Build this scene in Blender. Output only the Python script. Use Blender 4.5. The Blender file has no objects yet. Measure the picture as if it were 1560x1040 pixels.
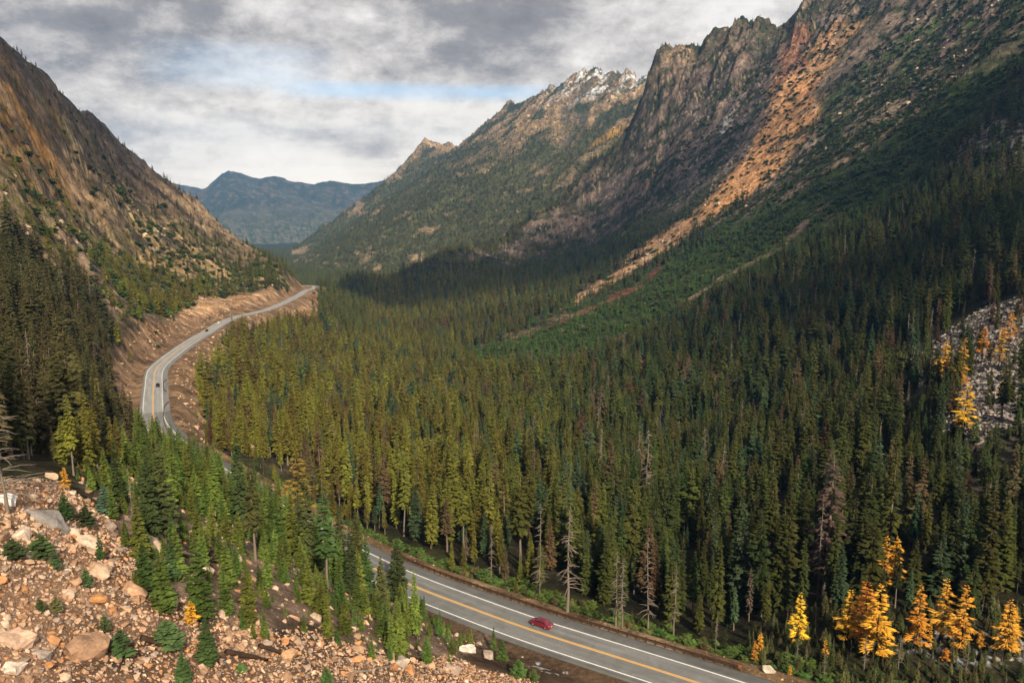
import bpy, bmesh, math, random
import numpy as np
from mathutils import Vector, Matrix

# ------------------------------------------------------------------ camera, world, sun
SC = bpy.context.scene
COL = SC.collection
FPX = 1560 * 28 / 36
PITCH = math.radians(10.3)
CP, SP = math.cos(PITCH), math.sin(PITCH)
cam_d = bpy.data.cameras.new('camera'); cam = bpy.data.objects.new('camera', cam_d); COL.objects.link(cam)
cam_d.lens = 28; cam_d.sensor_width = 36; cam_d.clip_start = 1; cam_d.clip_end = 60000
cam.location = (0, 0, 0); cam.rotation_euler = (math.radians(90) - PITCH, 0, 0)
SC.camera = cam
SC.render.resolution_x = 1024; SC.render.resolution_y = 682
SC.view_settings.view_transform = 'Standard'; SC.view_settings.look = 'None'
SC.view_settings.exposure = 0.5; SC.view_settings.gamma = 1.0
SC.view_settings.use_curve_mapping = False
SC.render.engine = 'CYCLES'
SC.cycles.use_denoising = True
SC.cycles.max_bounces = 4; SC.cycles.diffuse_bounces = 2; SC.cycles.glossy_bounces = 2
SC.cycles.transparent_max_bounces = 6; SC.cycles.volume_bounces = 0; SC.cycles.caustics_reflective = False

SUN_AZ = math.radians(162)      # compass from the view direction, clockwise
SUN_EL = math.radians(37)
SUNV = Vector((math.sin(SUN_AZ) * math.cos(SUN_EL), math.cos(SUN_AZ) * math.cos(SUN_EL), math.sin(SUN_EL)))
sd = bpy.data.lights.new('sun', 'SUN'); sun = bpy.data.objects.new('sun', sd); COL.objects.link(sun)
sd.energy = 4.6; sd.angle = math.radians(2.8); sd.color = (1.0, 0.86, 0.64)
sun.rotation_euler = (-SUNV).to_track_quat('-Z', 'Y').to_euler()
sun.location = (0, 0, 500)

class NT:
    def __init__(s, tree): s.t = tree
    def n(s, typ, **kw):
        nd = s.t.nodes.new(typ)
        for k, v in kw.items():
            if k[0] == '_': setattr(nd, k[1:], v)
            else:
                key = int(k[1:]) if k[0] == 'i' and k[1:].isdigit() else k.replace('__', ' ')
                if isinstance(v, bpy.types.NodeSocket): s.t.links.new(v, nd.inputs[key])
                else: nd.inputs[key].default_value = v
        return nd
    def l(s, a, b): s.t.links.new(a, b)
    def math(s, op, a, b=0.0, clamp=False):
        nd = s.n('ShaderNodeMath', _operation=op, _use_clamp=clamp, i0=a, i1=b); return nd.outputs[0]
    def mix(s, fac, a, b, mode='MIX'):
        nd = s.n('ShaderNodeMix', _data_type='RGBA', _blend_type=mode)
        for i, v in ((0, fac), (6, a), (7, b)):
            if isinstance(v, bpy.types.NodeSocket): s.t.links.new(v, nd.inputs[i])
            else: nd.inputs[i].default_value = v if i == 0 else (tuple(v) + (1,))[:4]
        return nd.outputs[2]
    def ramp(s, fac, stops, interp='LINEAR'):
        nd = s.n('ShaderNodeValToRGB', i0=fac); cr = nd.color_ramp; cr.interpolation = interp
        while len(cr.elements) < len(stops): cr.elements.new(0.5)
        for e, (p, c) in zip(cr.elements, stops):
            e.position = p; e.color = (c, c, c, 1) if isinstance(c, (int, float)) else tuple(c) + (1,)
        return nd.outputs[0]
    def noise(s, vec, scale, detail=4, rough=0.5, dist=0.0):
        nd = s.n('ShaderNodeTexNoise', Vector=vec, Scale=scale, Detail=detail, Roughness=rough, Distortion=dist)
        return nd.outputs[0]

world = bpy.data.worlds.new('World'); SC.world = world; world.use_nodes = True
wt = NT(world.node_tree); world.node_tree.nodes.clear()
tc = wt.n('ShaderNodeTexCoord').outputs['Generated']
sep = wt.n('ShaderNodeSeparateXYZ', i0=tc)
X, Y, Z = sep.outputs
zc = wt.math('MAXIMUM', wt.math('ADD', Z, 0.16), 0.02)
# cloud deck seen in perspective: direction projected on a plane overhead
px = wt.math('DIVIDE', X, zc); py = wt.math('DIVIDE', Y, zc)
cv = wt.n('ShaderNodeCombineXYZ', i0=px, i1=py, i2=0.0).outputs[0]
cv2 = wt.n('ShaderNodeCombineXYZ', i0=X, i1=Y, i2=wt.math('MULTIPLY', Z, 1.7)).outputs[0]
nA = wt.noise(cv, 0.9, 8, 0.58, 0.25)
nB = wt.noise(cv2, 3.6, 12, 0.62, 0.1)
nC = wt.noise(cv2, 9.0, 10, 0.68, 0.15)
nsum = wt.math('ADD', wt.math('ADD', wt.math('MULTIPLY', nA, 0.28), wt.math('MULTIPLY', nB, 0.48)), wt.math('MULTIPLY', nC, 0.24))
nsum = wt.math('ADD', wt.math('MULTIPLY', wt.math('SUBTRACT', nsum, 0.5), 2.7), 0.44)
# brighter towards the horizon and to the right, heavy grey upper left
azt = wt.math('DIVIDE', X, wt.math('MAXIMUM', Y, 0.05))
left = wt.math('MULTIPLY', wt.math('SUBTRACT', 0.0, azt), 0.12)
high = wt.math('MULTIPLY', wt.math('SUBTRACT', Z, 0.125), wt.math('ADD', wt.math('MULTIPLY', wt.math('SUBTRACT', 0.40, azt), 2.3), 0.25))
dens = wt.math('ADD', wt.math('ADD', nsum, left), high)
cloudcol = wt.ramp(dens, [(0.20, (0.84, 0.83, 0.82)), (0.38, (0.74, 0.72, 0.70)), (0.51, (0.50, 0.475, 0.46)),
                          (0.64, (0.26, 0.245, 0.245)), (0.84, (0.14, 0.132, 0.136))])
warm = wt.ramp(Z, [(0.0, (1.50, 1.33, 1.12)), (0.07, (1.38, 1.25, 1.08)), (0.14, (1.14, 1.07, 0.99)), (0.24, (1, .975, .95))])
cloudcol = wt.mix(1.0, cloudcol, warm, 'MULTIPLY')
cloudcol = wt.mix(1.0, cloudcol, wt.ramp(Z, [(0.27, (1, 1, 1)), (0.5, (0.88, 0.88, 0.88)), (1.0, (0.78, 0.78, 0.80))]), 'MULTIPLY')   # out-of-frame sky dimmed overhead to cut its fill light
sky = wt.n('ShaderNodeTexSky', _sky_type='NISHITA', _sun_disc=False, _sun_elevation=SUN_EL, _sun_rotation=SUN_AZ,
           _altitude=1500.0, _air_density=1.0, _dust_density=0.6)
bgS = wt.n('ShaderNodeBackground', Color=sky.outputs[0], Strength=0.11)
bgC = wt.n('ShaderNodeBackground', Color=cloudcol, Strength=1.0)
# a thin blue gap low over the valley and a paler one above it
gap = wt.noise(wt.n('ShaderNodeCombineXYZ', i0=wt.math('MULTIPLY', azt, 1.0), i1=wt.math('MULTIPLY', Z, 9.0), i2=3.0).outputs[0], 2.2, 5, 0.5, 0.3)
def bump1(v, c, w):
    d = wt.math('DIVIDE', wt.math('SUBTRACT', v, c), w); return wt.math('SUBTRACT', 1.0, wt.math('MULTIPLY', d, d), True)
g1 = wt.math('MULTIPLY', bump1(Z, 0.122, 0.013), bump1(azt, -0.10, 0.20))
g2 = wt.math('MULTIPLY', bump1(Z, 0.145, 0.030), bump1(azt, -0.33, 0.13))
gg = wt.math('ADD', wt.math('MULTIPLY', g1, 0.8), wt.math('MULTIPLY', g2, 0.35))
gg = wt.math('MULTIPLY', gg, wt.ramp(gap, [(0.33, 0.0), (0.58, 1.0)]), True)
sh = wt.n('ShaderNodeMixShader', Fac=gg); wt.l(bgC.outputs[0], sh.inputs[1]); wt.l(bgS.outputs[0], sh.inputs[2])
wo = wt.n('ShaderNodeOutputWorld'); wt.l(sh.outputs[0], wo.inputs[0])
world.cycles.sampling_method = 'MANUAL'; world.cycles.sample_map_resolution = 512

# ------------------------------------------------------------------ noise
def _h(ix, iy, seed):
    h = (ix.astype(np.int64) * 374761393 + iy.astype(np.int64) * 668265263 + seed * 1442695041) & 0xffffffff
    h = ((h ^ (h >> 13)) * 1274126177) & 0xffffffff
    return ((h ^ (h >> 16)) & 0xffff) / 65535.0
def vn(x, y, seed=0):
    x = np.asarray(x, float); y = np.asarray(y, float)
    ix = np.floor(x); iy = np.floor(y); fx = x - ix; fy = y - iy
    u = fx * fx * fx * (fx * (fx * 6 - 15) + 10); v = fy * fy * fy * (fy * (fy * 6 - 15) + 10)
    ix = ix.astype(np.int64); iy = iy.astype(np.int64)
    a = _h(ix, iy, seed); b = _h(ix + 1, iy, seed); c = _h(ix, iy + 1, seed); d = _h(ix + 1, iy + 1, seed)
    return (a + (b - a) * u + (c - a) * v + (a - b - c + d) * u * v) * 2 - 1
def fbm(x, y, seed=0, o=5, gain=0.5):
    t = 0; a = 1.0; s = 0
    for i in range(o):
        t = t + a * vn(x * 2**i * 1.03 + 17 * i, y * 2**i * 1.03 - 9 * i, seed + i); s += a; a *= gain
    return t / s
def ridged(x, y, seed=0, o=5, gain=0.5):
    t = 0; a = 1.0; s = 0
    for i in range(o):
        n = 1 - np.abs(vn(x * 2**i * 1.03 + 11 * i, y * 2**i * 1.03 + 5 * i, seed + i)) * 2
        t = t + a * n; s += a; a *= gain
    return t / s
def sstep(a, b, x):
    t = np.clip((x - a) / (b - a), 0, 1); return t * t * (3 - 2 * t)

# ------------------------------------------------------------------ from photograph pixels to places
def ray(px, py):
    a = (px - 780) / FPX; b = (520 - py) / FPX
    return np.array([a, CP + b * SP, b * CP - SP])
def P(px, py, d): return ray(px, py) * d
def PZ(px, py, z):
    r = ray(px, py); return r * (z / r[2])

# road centre line
RPX = [(1900, 1330, -76), (1400, 1153, -79.5), (1065, 1040, -81.2), (806, 958, -82), (722, 927), (631, 893), (565, 863), (505, 832),
       (440, 795), (385, 757), (330, 722), (285, 692), (252, 664), (235, 641), (233, 613), (234, 589), (236.5, 565), (250, 550),
       (276, 530), (300, 514), (317, 504.5), (336, 492.5), (358, 483), (384, 477), (408, 471), (432, 461), (454, 450), (466, 442.5), (479, 438.5)]
rp = []
for q in RPX:
    if len(q) == 3: rp.append(PZ(*q)); continue
    z = rp[-1][2]
    for _ in range(30):
        c = PZ(q[0], q[1], z); z = rp[-1][2] - 0.052 * np.linalg.norm(c[:2] - rp[-1][:2]) * (1 if len(rp) > 4 else 0.6)
    rp.append(c)
e = rp[-1] - rp[-2]; e[2] = 0; e /= np.linalg.norm(e)
side = np.array([-e[1], e[0], 0])
rp.append(rp[-1] + e * 80 + side * 30 - np.array([0, 0, 5])); rp.append(rp[-1] + e * 60 + side * 140 - np.array([0, 0, 9]))
rp.append(rp[-1] + side * 300 - np.array([0, 0, 15]))
rp = np.array(rp)
def catmull(p, step):
    out = []
    for i in range(len(p) - 1):
        a = p[max(i - 1, 0)]; b = p[i]; c = p[i + 1]; d = p[min(i + 2, len(p) - 1)]
        n = max(2, int(np.linalg.norm(c - b) / step))
        for k in range(n):
            t = k / n
            out.append(0.5 * ((2 * b) + (-a + c) * t + (2 * a - 5 * b + 4 * c - d) * t * t + (-a + 3 * b - 3 * c + d) * t**3))
    out.append(p[-1]); return np.array(out)
ROAD = catmull(rp, 2.0)
k5 = np.ones(9) / 9
for ax in range(3): ROAD[8:-8, ax] = np.convolve(np.pad(ROAD[:, ax], 4, 'edge'), k5, 'valid')[8:-8]
_seg = np.linalg.norm(np.diff(ROAD, axis=0), axis=1); ROADS = np.concatenate([[0], np.cumsum(_seg)])

class Grid1:
    """nearest point on a polyline, looked up through a coarse cell table"""
    def __init__(s, pts): s.p = np.asarray(pts, float)
    def near(s, x, y):
        p = s.p; a = p[:-1, :2]; ab = p[1:, :2] - a; L2 = (ab**2).sum(1) + 1e-9; m = len(a)
        cum = np.concatenate([[0], np.cumsum(np.sqrt(L2))])
        k = max(1, int(m**0.5 / 1.5)); cen = p[::k, :2]; cn = (cen**2).sum(1)
        n = len(x); D = np.empty(n); S = np.empty(n); SG = np.empty(n); off = np.arange(-k - 1, k + 1)
        for i in range(0, n, 60000):
            q = np.stack([x[i:i + 60000], y[i:i + 60000]], 1)
            j0 = (cn[None] - 2 * q @ cen.T).argmin(1) * k
            w_ = np.clip(j0[:, None] + off, 0, m - 1)
            aw = a[w_]; bw = ab[w_]; qa = q[:, None] - aw
            t = np.clip((qa * bw).sum(2) / L2[w_], 0, 1); v = qa - bw * t[..., None]; d2 = (v**2).sum(2)
            c = d2.argmin(1); r = np.arange(len(c)); j = w_[r, c]; v = v[r, c]
            D[i:i + 60000] = np.sqrt(d2[r, c]); S[i:i + 60000] = cum[j] + t[r, c] * np.sqrt(L2[j])
            SG[i:i + 60000] = np.sign(ab[j, 0] * v[:, 1] - ab[j, 1] * v[:, 0])
        return D, S, SG          # SG > 0: left of the direction of travel
roadg = Grid1(ROAD)

# ------------------------------------------------------------------ terrain near layer: control points (photo px, py, depth)
RIDGE_R = [(560, 452, 1900), (600, 441, 2000), (640, 425, 2130), (700, 400, 2250), (740, 385, 2300), (780, 362, 2360), (820, 335, 2400), (860, 300, 2420), (900, 262, 2420),
           (930, 235, 2400), (960, 200, 2380), (972, 180, 2350), (978, 150, 2320), (985, 122, 2300), (1000, 90, 2290), (1012, 84, 2285), (1022, 92, 2280), (1035, 86, 2270),
           (1060, 78, 2250), (1085, 58, 2220), (1098, 50, 2200), (1108, 52, 2190), (1118, 38, 2180), (1127, 30, 2170), (1134, 44, 2165), (1150, 50, 2150),
           (1160, 40, 2140), (1170, 38, 2130), (1180, 50, 2120), (1192, 40, 2105), (1210, 20, 2080), (1235, 0, 2050), (1262, -30, 2020),
           (1300, -50, 1980), (1400, -130, 1850), (1560, -240, 1650), (1800, -400, 1450)]
RIDGE_L = [(470, 434, 1190), (440, 412, 1230), (400, 388, 1255), (360, 362, 1260), (320, 333, 1250), (300, 318, 1240), (280, 300, 1230), (262, 284, 1215), (240, 272, 1200),
           (225, 258, 1170), (215, 243, 1150), (205, 236, 1135), (195, 232, 1120), (180, 213, 1100), (165, 200, 1080), (152, 186, 1060), (145, 178, 1040), (130, 176, 1025),
           (115, 168, 1000), (100, 160, 970), (88, 148, 950), (78, 130, 930), (60, 112, 900), (45, 98, 880), (35, 92, 860), (20, 78, 835), (0, 64, 800), (-100, -20, 700),
           (-250, -140, 600), (-450, -250, 480)]
CT = [  # left mountain flank and the slope under it
    (0, 400, 430), (0, 250, 560), (0, 150, 690), (100, 300, 800), (100, 400, 560), (60, 500, 330), (0, 600, 240), (0, 690, 130), (60, 640, 190), (100, 560, 290), (100, 690, 140),
    (200, 300, 1030), (200, 380, 860), (150, 480, 480), (200, 450, 700), (280, 380, 1010), (280, 440, 850), (200, 520, 510), (190, 590, 400), (160, 640, 300),
    (350, 400, 1130), (340, 450, 960), (400, 430, 1080), (-150, 300, 450), (-150, 600, 200), (-150, 450, 290), (150, 700, 175), (170, 660, 250),
    (210, 620, 345), (205, 560, 440), (235, 520, 545), (280, 500, 640), (320, 475, 800), (390, 455, 930),
    # fill side under the far road
    (300, 640, 395), (290, 600, 440), (330, 560, 540), (350, 540, 620), (420, 500, 850), (480, 480, 1030), (490, 460, 1180), (300, 700, 310), (390, 700, 310),
    # valley floor
    (360, 620, 455), (420, 640, 440), (420, 560, 660), (500, 520, 900), (500, 600, 590), (500, 470, 1250), (480, 445, 1500), (520, 440, 1800), (560, 470, 1550),
    (600, 495, 1330), (600, 560, 820), (600, 650, 480), (600, 740, 320), (500, 740, 300), (700, 520, 1080), (700, 600, 680), (700, 700, 390), (800, 800, 260),
    (800, 700, 400), (800, 620, 590), (800, 550, 830), (700, 470, 1400), (750, 440, 1600), (640, 460, 1650), (700, 820, 230), (900, 850, 215),
    # floor to the right and the wall behind
    (900, 760, 300), (900, 650, 500), (900, 550, 780), (900, 480, 1090), (850, 450, 1380), (900, 400, 1720), (800, 400, 2050), (850, 360, 2200), (1000, 600, 580), (1000, 500, 880),
    (1000, 400, 1380), (1000, 300, 1850), (1000, 200, 2150), (920, 330, 2150), (1000, 700, 400), (1000, 850, 230), (1100, 750, 320), (1100, 600, 520), (1100, 500, 740), (1100, 400, 1080),
    (1100, 300, 1500), (1100, 200, 1830), (1100, 100, 2060), (1200, 600, 470), (1200, 500, 620), (1200, 400, 880), (1200, 300, 1240), (1200, 200, 1540), (1200, 100, 1820),
    (1300, 500, 530), (1300, 400, 730), (1300, 300, 1000), (1300, 200, 1260), (1300, 100, 1560), (1300, 0, 1840), (1400, 400, 590), (1400, 300, 840), (1400, 200, 1060),
    (1400, 100, 1340), (1400, 0, 1600), (1500, 400, 490), (1500, 300, 690), (1500, 200, 880), (1500, 100, 1090), (1500, 0, 1320), (1560, -100, 1400),
    (1300, 640, 350), (1400, 560, 370), (1400, 640, 290), (1500, 560, 300), (1500, 640, 245), (1560, 480, 340), (1200, 740, 290), (1300, 760, 245), (1400, 740, 235),
    (1500, 740, 215), (1600, 600, 260), (1750, 300, 480), (1750, 500, 280), (1750, 100, 800), (1750, -150, 1150), (1950, 300, 380), (1950, 0, 700), (1950, 600, 190), (1950, -250, 1100),
    (1200, 850, 205), (1300, 860, 190), (1400, 860, 180), (1500, 880, 170), (1650, 800, 180), (1300, 960, 155), (1450, 960, 152), (1600, 960, 148), (1200, 960, 160),
    (1250, 1040, 140), (1400, 1060, 136), (1600, 1100, 128), (1850, 1000, 130), (1850, 1200, 105), (1100, 960, 168), (1050, 920, 185), (1150, 890, 195)]
pts = [P(*c) for c in CT]
for R_, idx in ((RIDGE_R, range(0, len(RIDGE_R), 2)), (RIDGE_L, range(0, len(RIDGE_L), 2))):
    for i in idx:
        c = P(*R_[i]); pts.append(c)
        rr = math.hypot(c[0], c[1])
        for m, drop in ((1.14, 0.55), (1.35, 1.25)):
            q = c * m; q[2] = max(c[2] - drop * rr * (m - 1) * 0.95 - 40 * (m - 1), -420); pts.append(q)
PLANE = (-42.5, -.72, -.31)
def plane(x, y): return PLANE[0] + PLANE[1] * x + PLANE[2] * y
for q in ((0, 1040), (150, 1040), (300, 1040), (450, 1040), (600, 1035), (700, 1035), (0, 900), (0, 770), (100, 800), (200, 860), (300, 900), (400, 930), (500, 960), (150, 930), (350, 980), (-150, 900), (-150, 1040), (-150, 750), (0, 1250), (300, 1250), (600, 1250)):
    r = ray(*q); d = PLANE[0] / (r[2] - PLANE[1] * r[0] - PLANE[2] * r[1])
    if d > 0: pts.append(r * d)
for i in range(0, len(ROAD), 9):
    if ROAD[i, 1] > 40 and ROADS[i] < ROADS[-1] - 380: pts.append(ROAD[i] + np.array([0, 0, -0.3]))
pts = np.array(pts)
def warp(x, y):
    r = np.maximum(np.hypot(x, y), 8.0); return np.arctan2(x, y) * 2.2, np.log(r)
A_, L_ = warp(pts[:, 0], pts[:, 1]); W_ = pts[:, 2] / np.hypot(pts[:, 0], pts[:, 1])
keep = []
for i in range(len(A_)):
    if all((A_[i] - A_[j])**2 + (L_[i] - L_[j])**2 > 0.02**2 for j in keep): keep.append(i)
A_, L_, W_ = A_[keep], L_[keep], W_[keep]
def tpsk(d2): return np.where(d2 > 0, d2 * np.log(np.maximum(d2, 1e-12)), 0) * 0.5
n = len(A_); K = tpsk((A_[:, None] - A_)**2 + (L_[:, None] - L_)**2) + np.eye(n) * 2e-4
Q = np.stack([np.ones(n), A_, L_], 1)
M = np.block([[K, Q], [Q.T, np.zeros((3, 3))]]); sol = np.linalg.solve(M, np.concatenate([W_, np.zeros(3)]))
TA = np.radians(np.arange(-66, 66.1, 0.6)); TL = np.arange(2.0, 10.4, 0.03)
def _tab():
    a, l = np.meshgrid(TA * 2.2, TL); a = a.ravel(); l = l.ravel(); out = np.empty(len(a))
    for i in range(0, len(a), 20000):
        s = slice(i, i + 20000)
        out[s] = tpsk((a[s, None] - A_)**2 + (l[s, None] - L_)**2) @ sol[:n] + sol[n] + sol[n + 1] * a[s] + sol[n + 2] * l[s]
    return out.reshape(len(TL), len(TA))
TAB = _tab()
def base_tps(x, y):
    r = np.maximum(np.hypot(x, y), 8.0)
    u = np.clip((np.arctan2(x, y) - TA[0]) / (TA[1] - TA[0]), 1, len(TA) - 3.001); v = np.clip((np.log(r) - TL[0]) / 0.03, 1, len(TL) - 3.001)
    j = u.astype(int); i = v.astype(int); fu = u - j; fv = v - i
    def w(f): return (-.5 * f + f * f - .5 * f**3, 1 - 2.5 * f * f + 1.5 * f**3, .5 * f + 2 * f * f - 1.5 * f**3, -.5 * f * f + .5 * f**3)
    wu = w(fu); wv = w(fv); o = 0
    for p_ in range(4):
        for q_ in range(4): o = o + wv[p_] * wu[q_] * TAB[i + p_ - 1, j + q_ - 1]
    return o * np.hypot(x, y)

def crest(R_, sub):
    c = np.array([P(*q) for q in R_]); return catmull(c, sub) if sub else c
CR, CL = crest(RIDGE_R, 12), crest(RIDGE_L, 10)
def ridge_delta(C, x, y, wid, jag, seed):
    g = Grid1(C[:, :2]); cs = np.concatenate([[0], np.cumsum(np.linalg.norm(np.diff(C[:, :2], axis=0), axis=1))])
    hc = C[:, 2] - base_tps(C[:, 0], C[:, 1])
    m = np.ones(len(x), bool)
    D, S, SG = g.near(x, y)
    return D, S, SG, np.interp(S, cs, hc)
# snowy mountain and the far blue range, as tents hung on their crests
CRB = np.array([P(*q) for q in [(395, 405, 5600), (420, 393, 5600), (450, 376, 5600), (480, 357, 5580), (500, 345, 5550), (530, 326, 5500), (560, 308, 5450), (585, 290, 5400), (605, 268, 5350), (620, 254, 5300),
    (632, 238, 5260), (642, 222, 5240), (652, 212, 5220), (660, 211, 5200), (668, 217, 5180), (680, 218, 5140), (692, 219, 5100), (704, 221, 5040), (716, 210, 4980), (728, 197, 4920), (740, 186, 4860), (755, 175, 4800),
    (768, 165, 4740), (779, 156, 4690), (787, 158, 4650), (800, 150, 4580), (815, 146, 4500), (828, 139, 4420), (840, 131, 4350), (852, 134, 4290), (865, 124, 4220),
    (878, 113, 4150), (888, 107, 4100), (896, 110, 4060), (905, 106, 4020), (914, 105, 3980), (922, 112, 3950), (930, 108, 3920), (940, 111, 3880), (948, 114, 3850), (956, 106, 3820), (966, 107, 3790), (974, 116, 3760),
    (985, 118, 3720), (1040, 100, 3550), (1120, 90, 3350), (1250, 40, 3100)]])
CRC = np.array([P(*q) for q in [(120, 300, 10500), (180, 290, 10500), (230, 283, 10500), (252, 279, 10500), (275, 281, 10400), (300, 284, 10300), (312, 285, 10250), (325, 275, 10200), (338, 266, 10150), (350, 262, 10100), (365, 263, 10100), (385, 269, 10150),
    (400, 270, 10200), (418, 268, 10250), (440, 274, 10350), (460, 277, 10450), (480, 279, 10500), (503, 275, 10550), (520, 277, 10600), (545, 279, 10700), (565, 277, 10800), (600, 270, 11000), (640, 262, 11200), (760, 250, 11800)]])
CRB, CRC = catmull(CRB, 40), catmull(CRC, 120)
def tent(C, x, y, k1, k2, w, rib, ribw, seed, jag, foot):
    g = Grid1(C[:, :2]); cs = np.concatenate([[0], np.cumsum(np.linalg.norm(np.diff(C[:, :2], axis=0), axis=1))])
    D, S, SG = g.near(x, y)
    ax = C[-1, :2] - C[0, :2]; L_ax = np.hypot(*ax); ax = ax / L_ax
    cp = (C[:, :2] - C[0, :2]) @ ax; o_ = np.argsort(cp); Sp = (x - C[0, 0]) * ax[0] + (y - C[0, 1]) * ax[1]
    # spread the ribs by wandering the along-ridge coordinate
    S2 = Sp + fbm(x / (ribw * 4), y / (ribw * 4), seed + 40, 3) * ribw * 1.2
    h = np.interp(Sp, cp[o_], C[o_, 2])
    sm = np.convolve(np.pad(C[:, 2], 6, 'edge'), np.ones(13) / 13, 'valid'); hs = np.interp(Sp, cp[o_], sm[o_])
    e = np.exp(-D / (w * 0.22)); top = hs + (h - hs) * e * 1.35
    fall = k2 * D + (k1 - k2) * w * (1 - np.exp(-D / w))
    r = ridged(S2 / ribw, D / (ribw * 5), seed, 5, 0.55) + 0.55 * ridged(S2 / ribw * 3.3, D / (ribw * 2), seed + 9, 4)
    amp = rib * (1 - np.exp(-D / (w * 0.6))) * np.clip(1.15 - fall / (hs - foot + 1) * 0.85, 0.12, 1)
    j = jag * e * (ridged(S / 60, D / 90, seed + 3, 4, 0.6) - 0.3)
    z = top - fall + r * amp + j + fbm(x / 60, y / 60, seed + 5, 4) * jag * 0.5
    return z, D, S, SG, r

def height(x, y, full=False):
    x = np.asarray(x, float); y = np.asarray(y, float)
    r = np.hypot(x, y)
    # wander the lookup a little so that interpolated slopes are not smooth
    z0 = base_tps(x, y)
    za = z0.copy()
    far = sstep(350, 900, r)
    gul = np.zeros(len(x)); rk = np.zeros(len(x))
    Dr, Sr, Gr, hr = ridge_delta(CR, x, y, 0, 0, 0)
    Dl, Sl, Gl, hl = ridge_delta(CL, x, y, 0, 0, 0)
    za += hr * np.exp(-Dr / 170) * (r > 700) + hl * np.exp(-Dl / 70) * (r > 300)
    # ribs and gullies running down the fall line of both walls
    za += sstep(900, 200, Dr) * sstep(0, 120, z0) * sstep(700, 1000, r) * 6 * ridged((Sr + 20 * fbm(x / 90, y / 90, 22, 2)) / 34, Dr / 120, 34, 4, .6)
    wr = sstep(1500, 300, Dr) * sstep(-150, 60, z0) * sstep(500, 800, r)
    S2 = Sr + 45 * fbm(x / 260, y / 260, 21, 3)
    gr = ridged(S2 / 95, Dr / 520, 31, 5, 0.55)
    wc = sstep(520, 60, Dr) * sstep(900, 1300, r)
    za += gr * (14 * wr + 34 * wc * (1 - np.exp(-Dr / 40)))
    za += wc * (19 * ridged(S2 / 30, Dr / 110, 36, 4, 0.6) + 5 * ridged(x / 13, y / 13, 38, 3, .6)) * (1 - np.exp(-Dr / 14)) + wc * np.exp(-Dr / 30) * 30 * (ridged(Sr / 24, Dr / 60, 39, 3, .6) - .3)
    wl = sstep(700, 200, Dl) * sstep(-110, -30, z0) * (x < -60) * sstep(250, 420, r)
    gl = ridged((Sl + 40 * fbm(x / 90, y / 90, 25, 3)) / 50, Dl / 120, 41, 5, 0.6)
    za += gl * wl * 12 * (1 - np.exp(-Dl / 25)) + wl * 10 * ridged(x / 26 + .3 * gl, y / 26, 46, 5, .62) * (1 - np.exp(-Dl / 12))
    # general roughness growing with distance
    za += fbm(x / 90, y / 90, 5, 5) * (6.5 * sstep(250, 1100, r) + 0.6) * (1 - 0.5 * np.exp(-np.minimum(Dr, Dl) / 30)) \
        + fbm(x / 14, y / 14, 8, 3) * 0.55 * sstep(40, 120, r)
    # talus foreground
    tal = sstep(30, -6, x * 0.5 + y * 0.55 - 62) * 0 + ((r < 200) & (x < 40))
    za += np.where(tal, fbm(x / 9, y / 9, 61, 4) * 0.9, 0) * sstep(170, 110, r)
    D, S, SG = roadg.near(x, y)
    zr = np.interp(S, ROADS, ROAD[:, 2]); sh = np.interp(S, ROADS, np.zeros(len(ROADS)))
    up = (SG > 0)                      # uphill side (left of travel direction)
    ll, lr = 6.4, 7.8
    half = np.where(up, ll, lr)
    reach = np.where(up, 10.0, 9.0) * np.clip(1 + r / 500, 1, 2.3)
    w = sstep(1, 0, (D - half) / reach)
    ditch = -0.5 * np.exp(-((D - 8.5) / 1.6)**2) * up
    za = za * (1 - w) + (zr - 0.22) * w + ditch * w * 0.8
    za = np.where(D < half, zr - 0.22 - 0.05 * (D > 5.6), za)
    zb, Db, Sb, Gb, rb = tent(CRB, x, y, 0.74, 0.42, 700, 46, 210, 51, 40, -260)
    zc_, Dc, Sc, Gc, rc = tent(CRC, x, y, 0.36, 0.16, 1100, 75, 380, 71, 12, -500)
    floor = -232 - 0.035 * np.maximum(r - 2000, 0) + 8 * fbm(x / 200, y / 200, 3, 3)
    far2 = sstep(2500, 3300, r)
    za2 = np.where(r > 1500, np.maximum(za, floor), za)
    zb = np.where(r > 1800, zb, -1e4); zc_ = np.where(r > 4300, zc_, -1e4)
    z = np.maximum(np.maximum(za2, zb), zc_)
    lay = np.where(z == za2, 0, np.where(z == zb, 1, 2)); lay = np.where((lay == 0) & (za2 <= floor) & (r > 1500), 3, lay)
    if not full: return z
    return dict(z=z, z0=z0, D=D, S=S, SG=SG, Dr=Dr, Sr=Sr, Dl=Dl, Sl=Sl, Db=Db, Sb=Sb, lay=lay, rb=rb, rc=rc, r=r, gr=gr, gl=gl, wc=wc, wl=wl, Dc=Dc)

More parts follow.
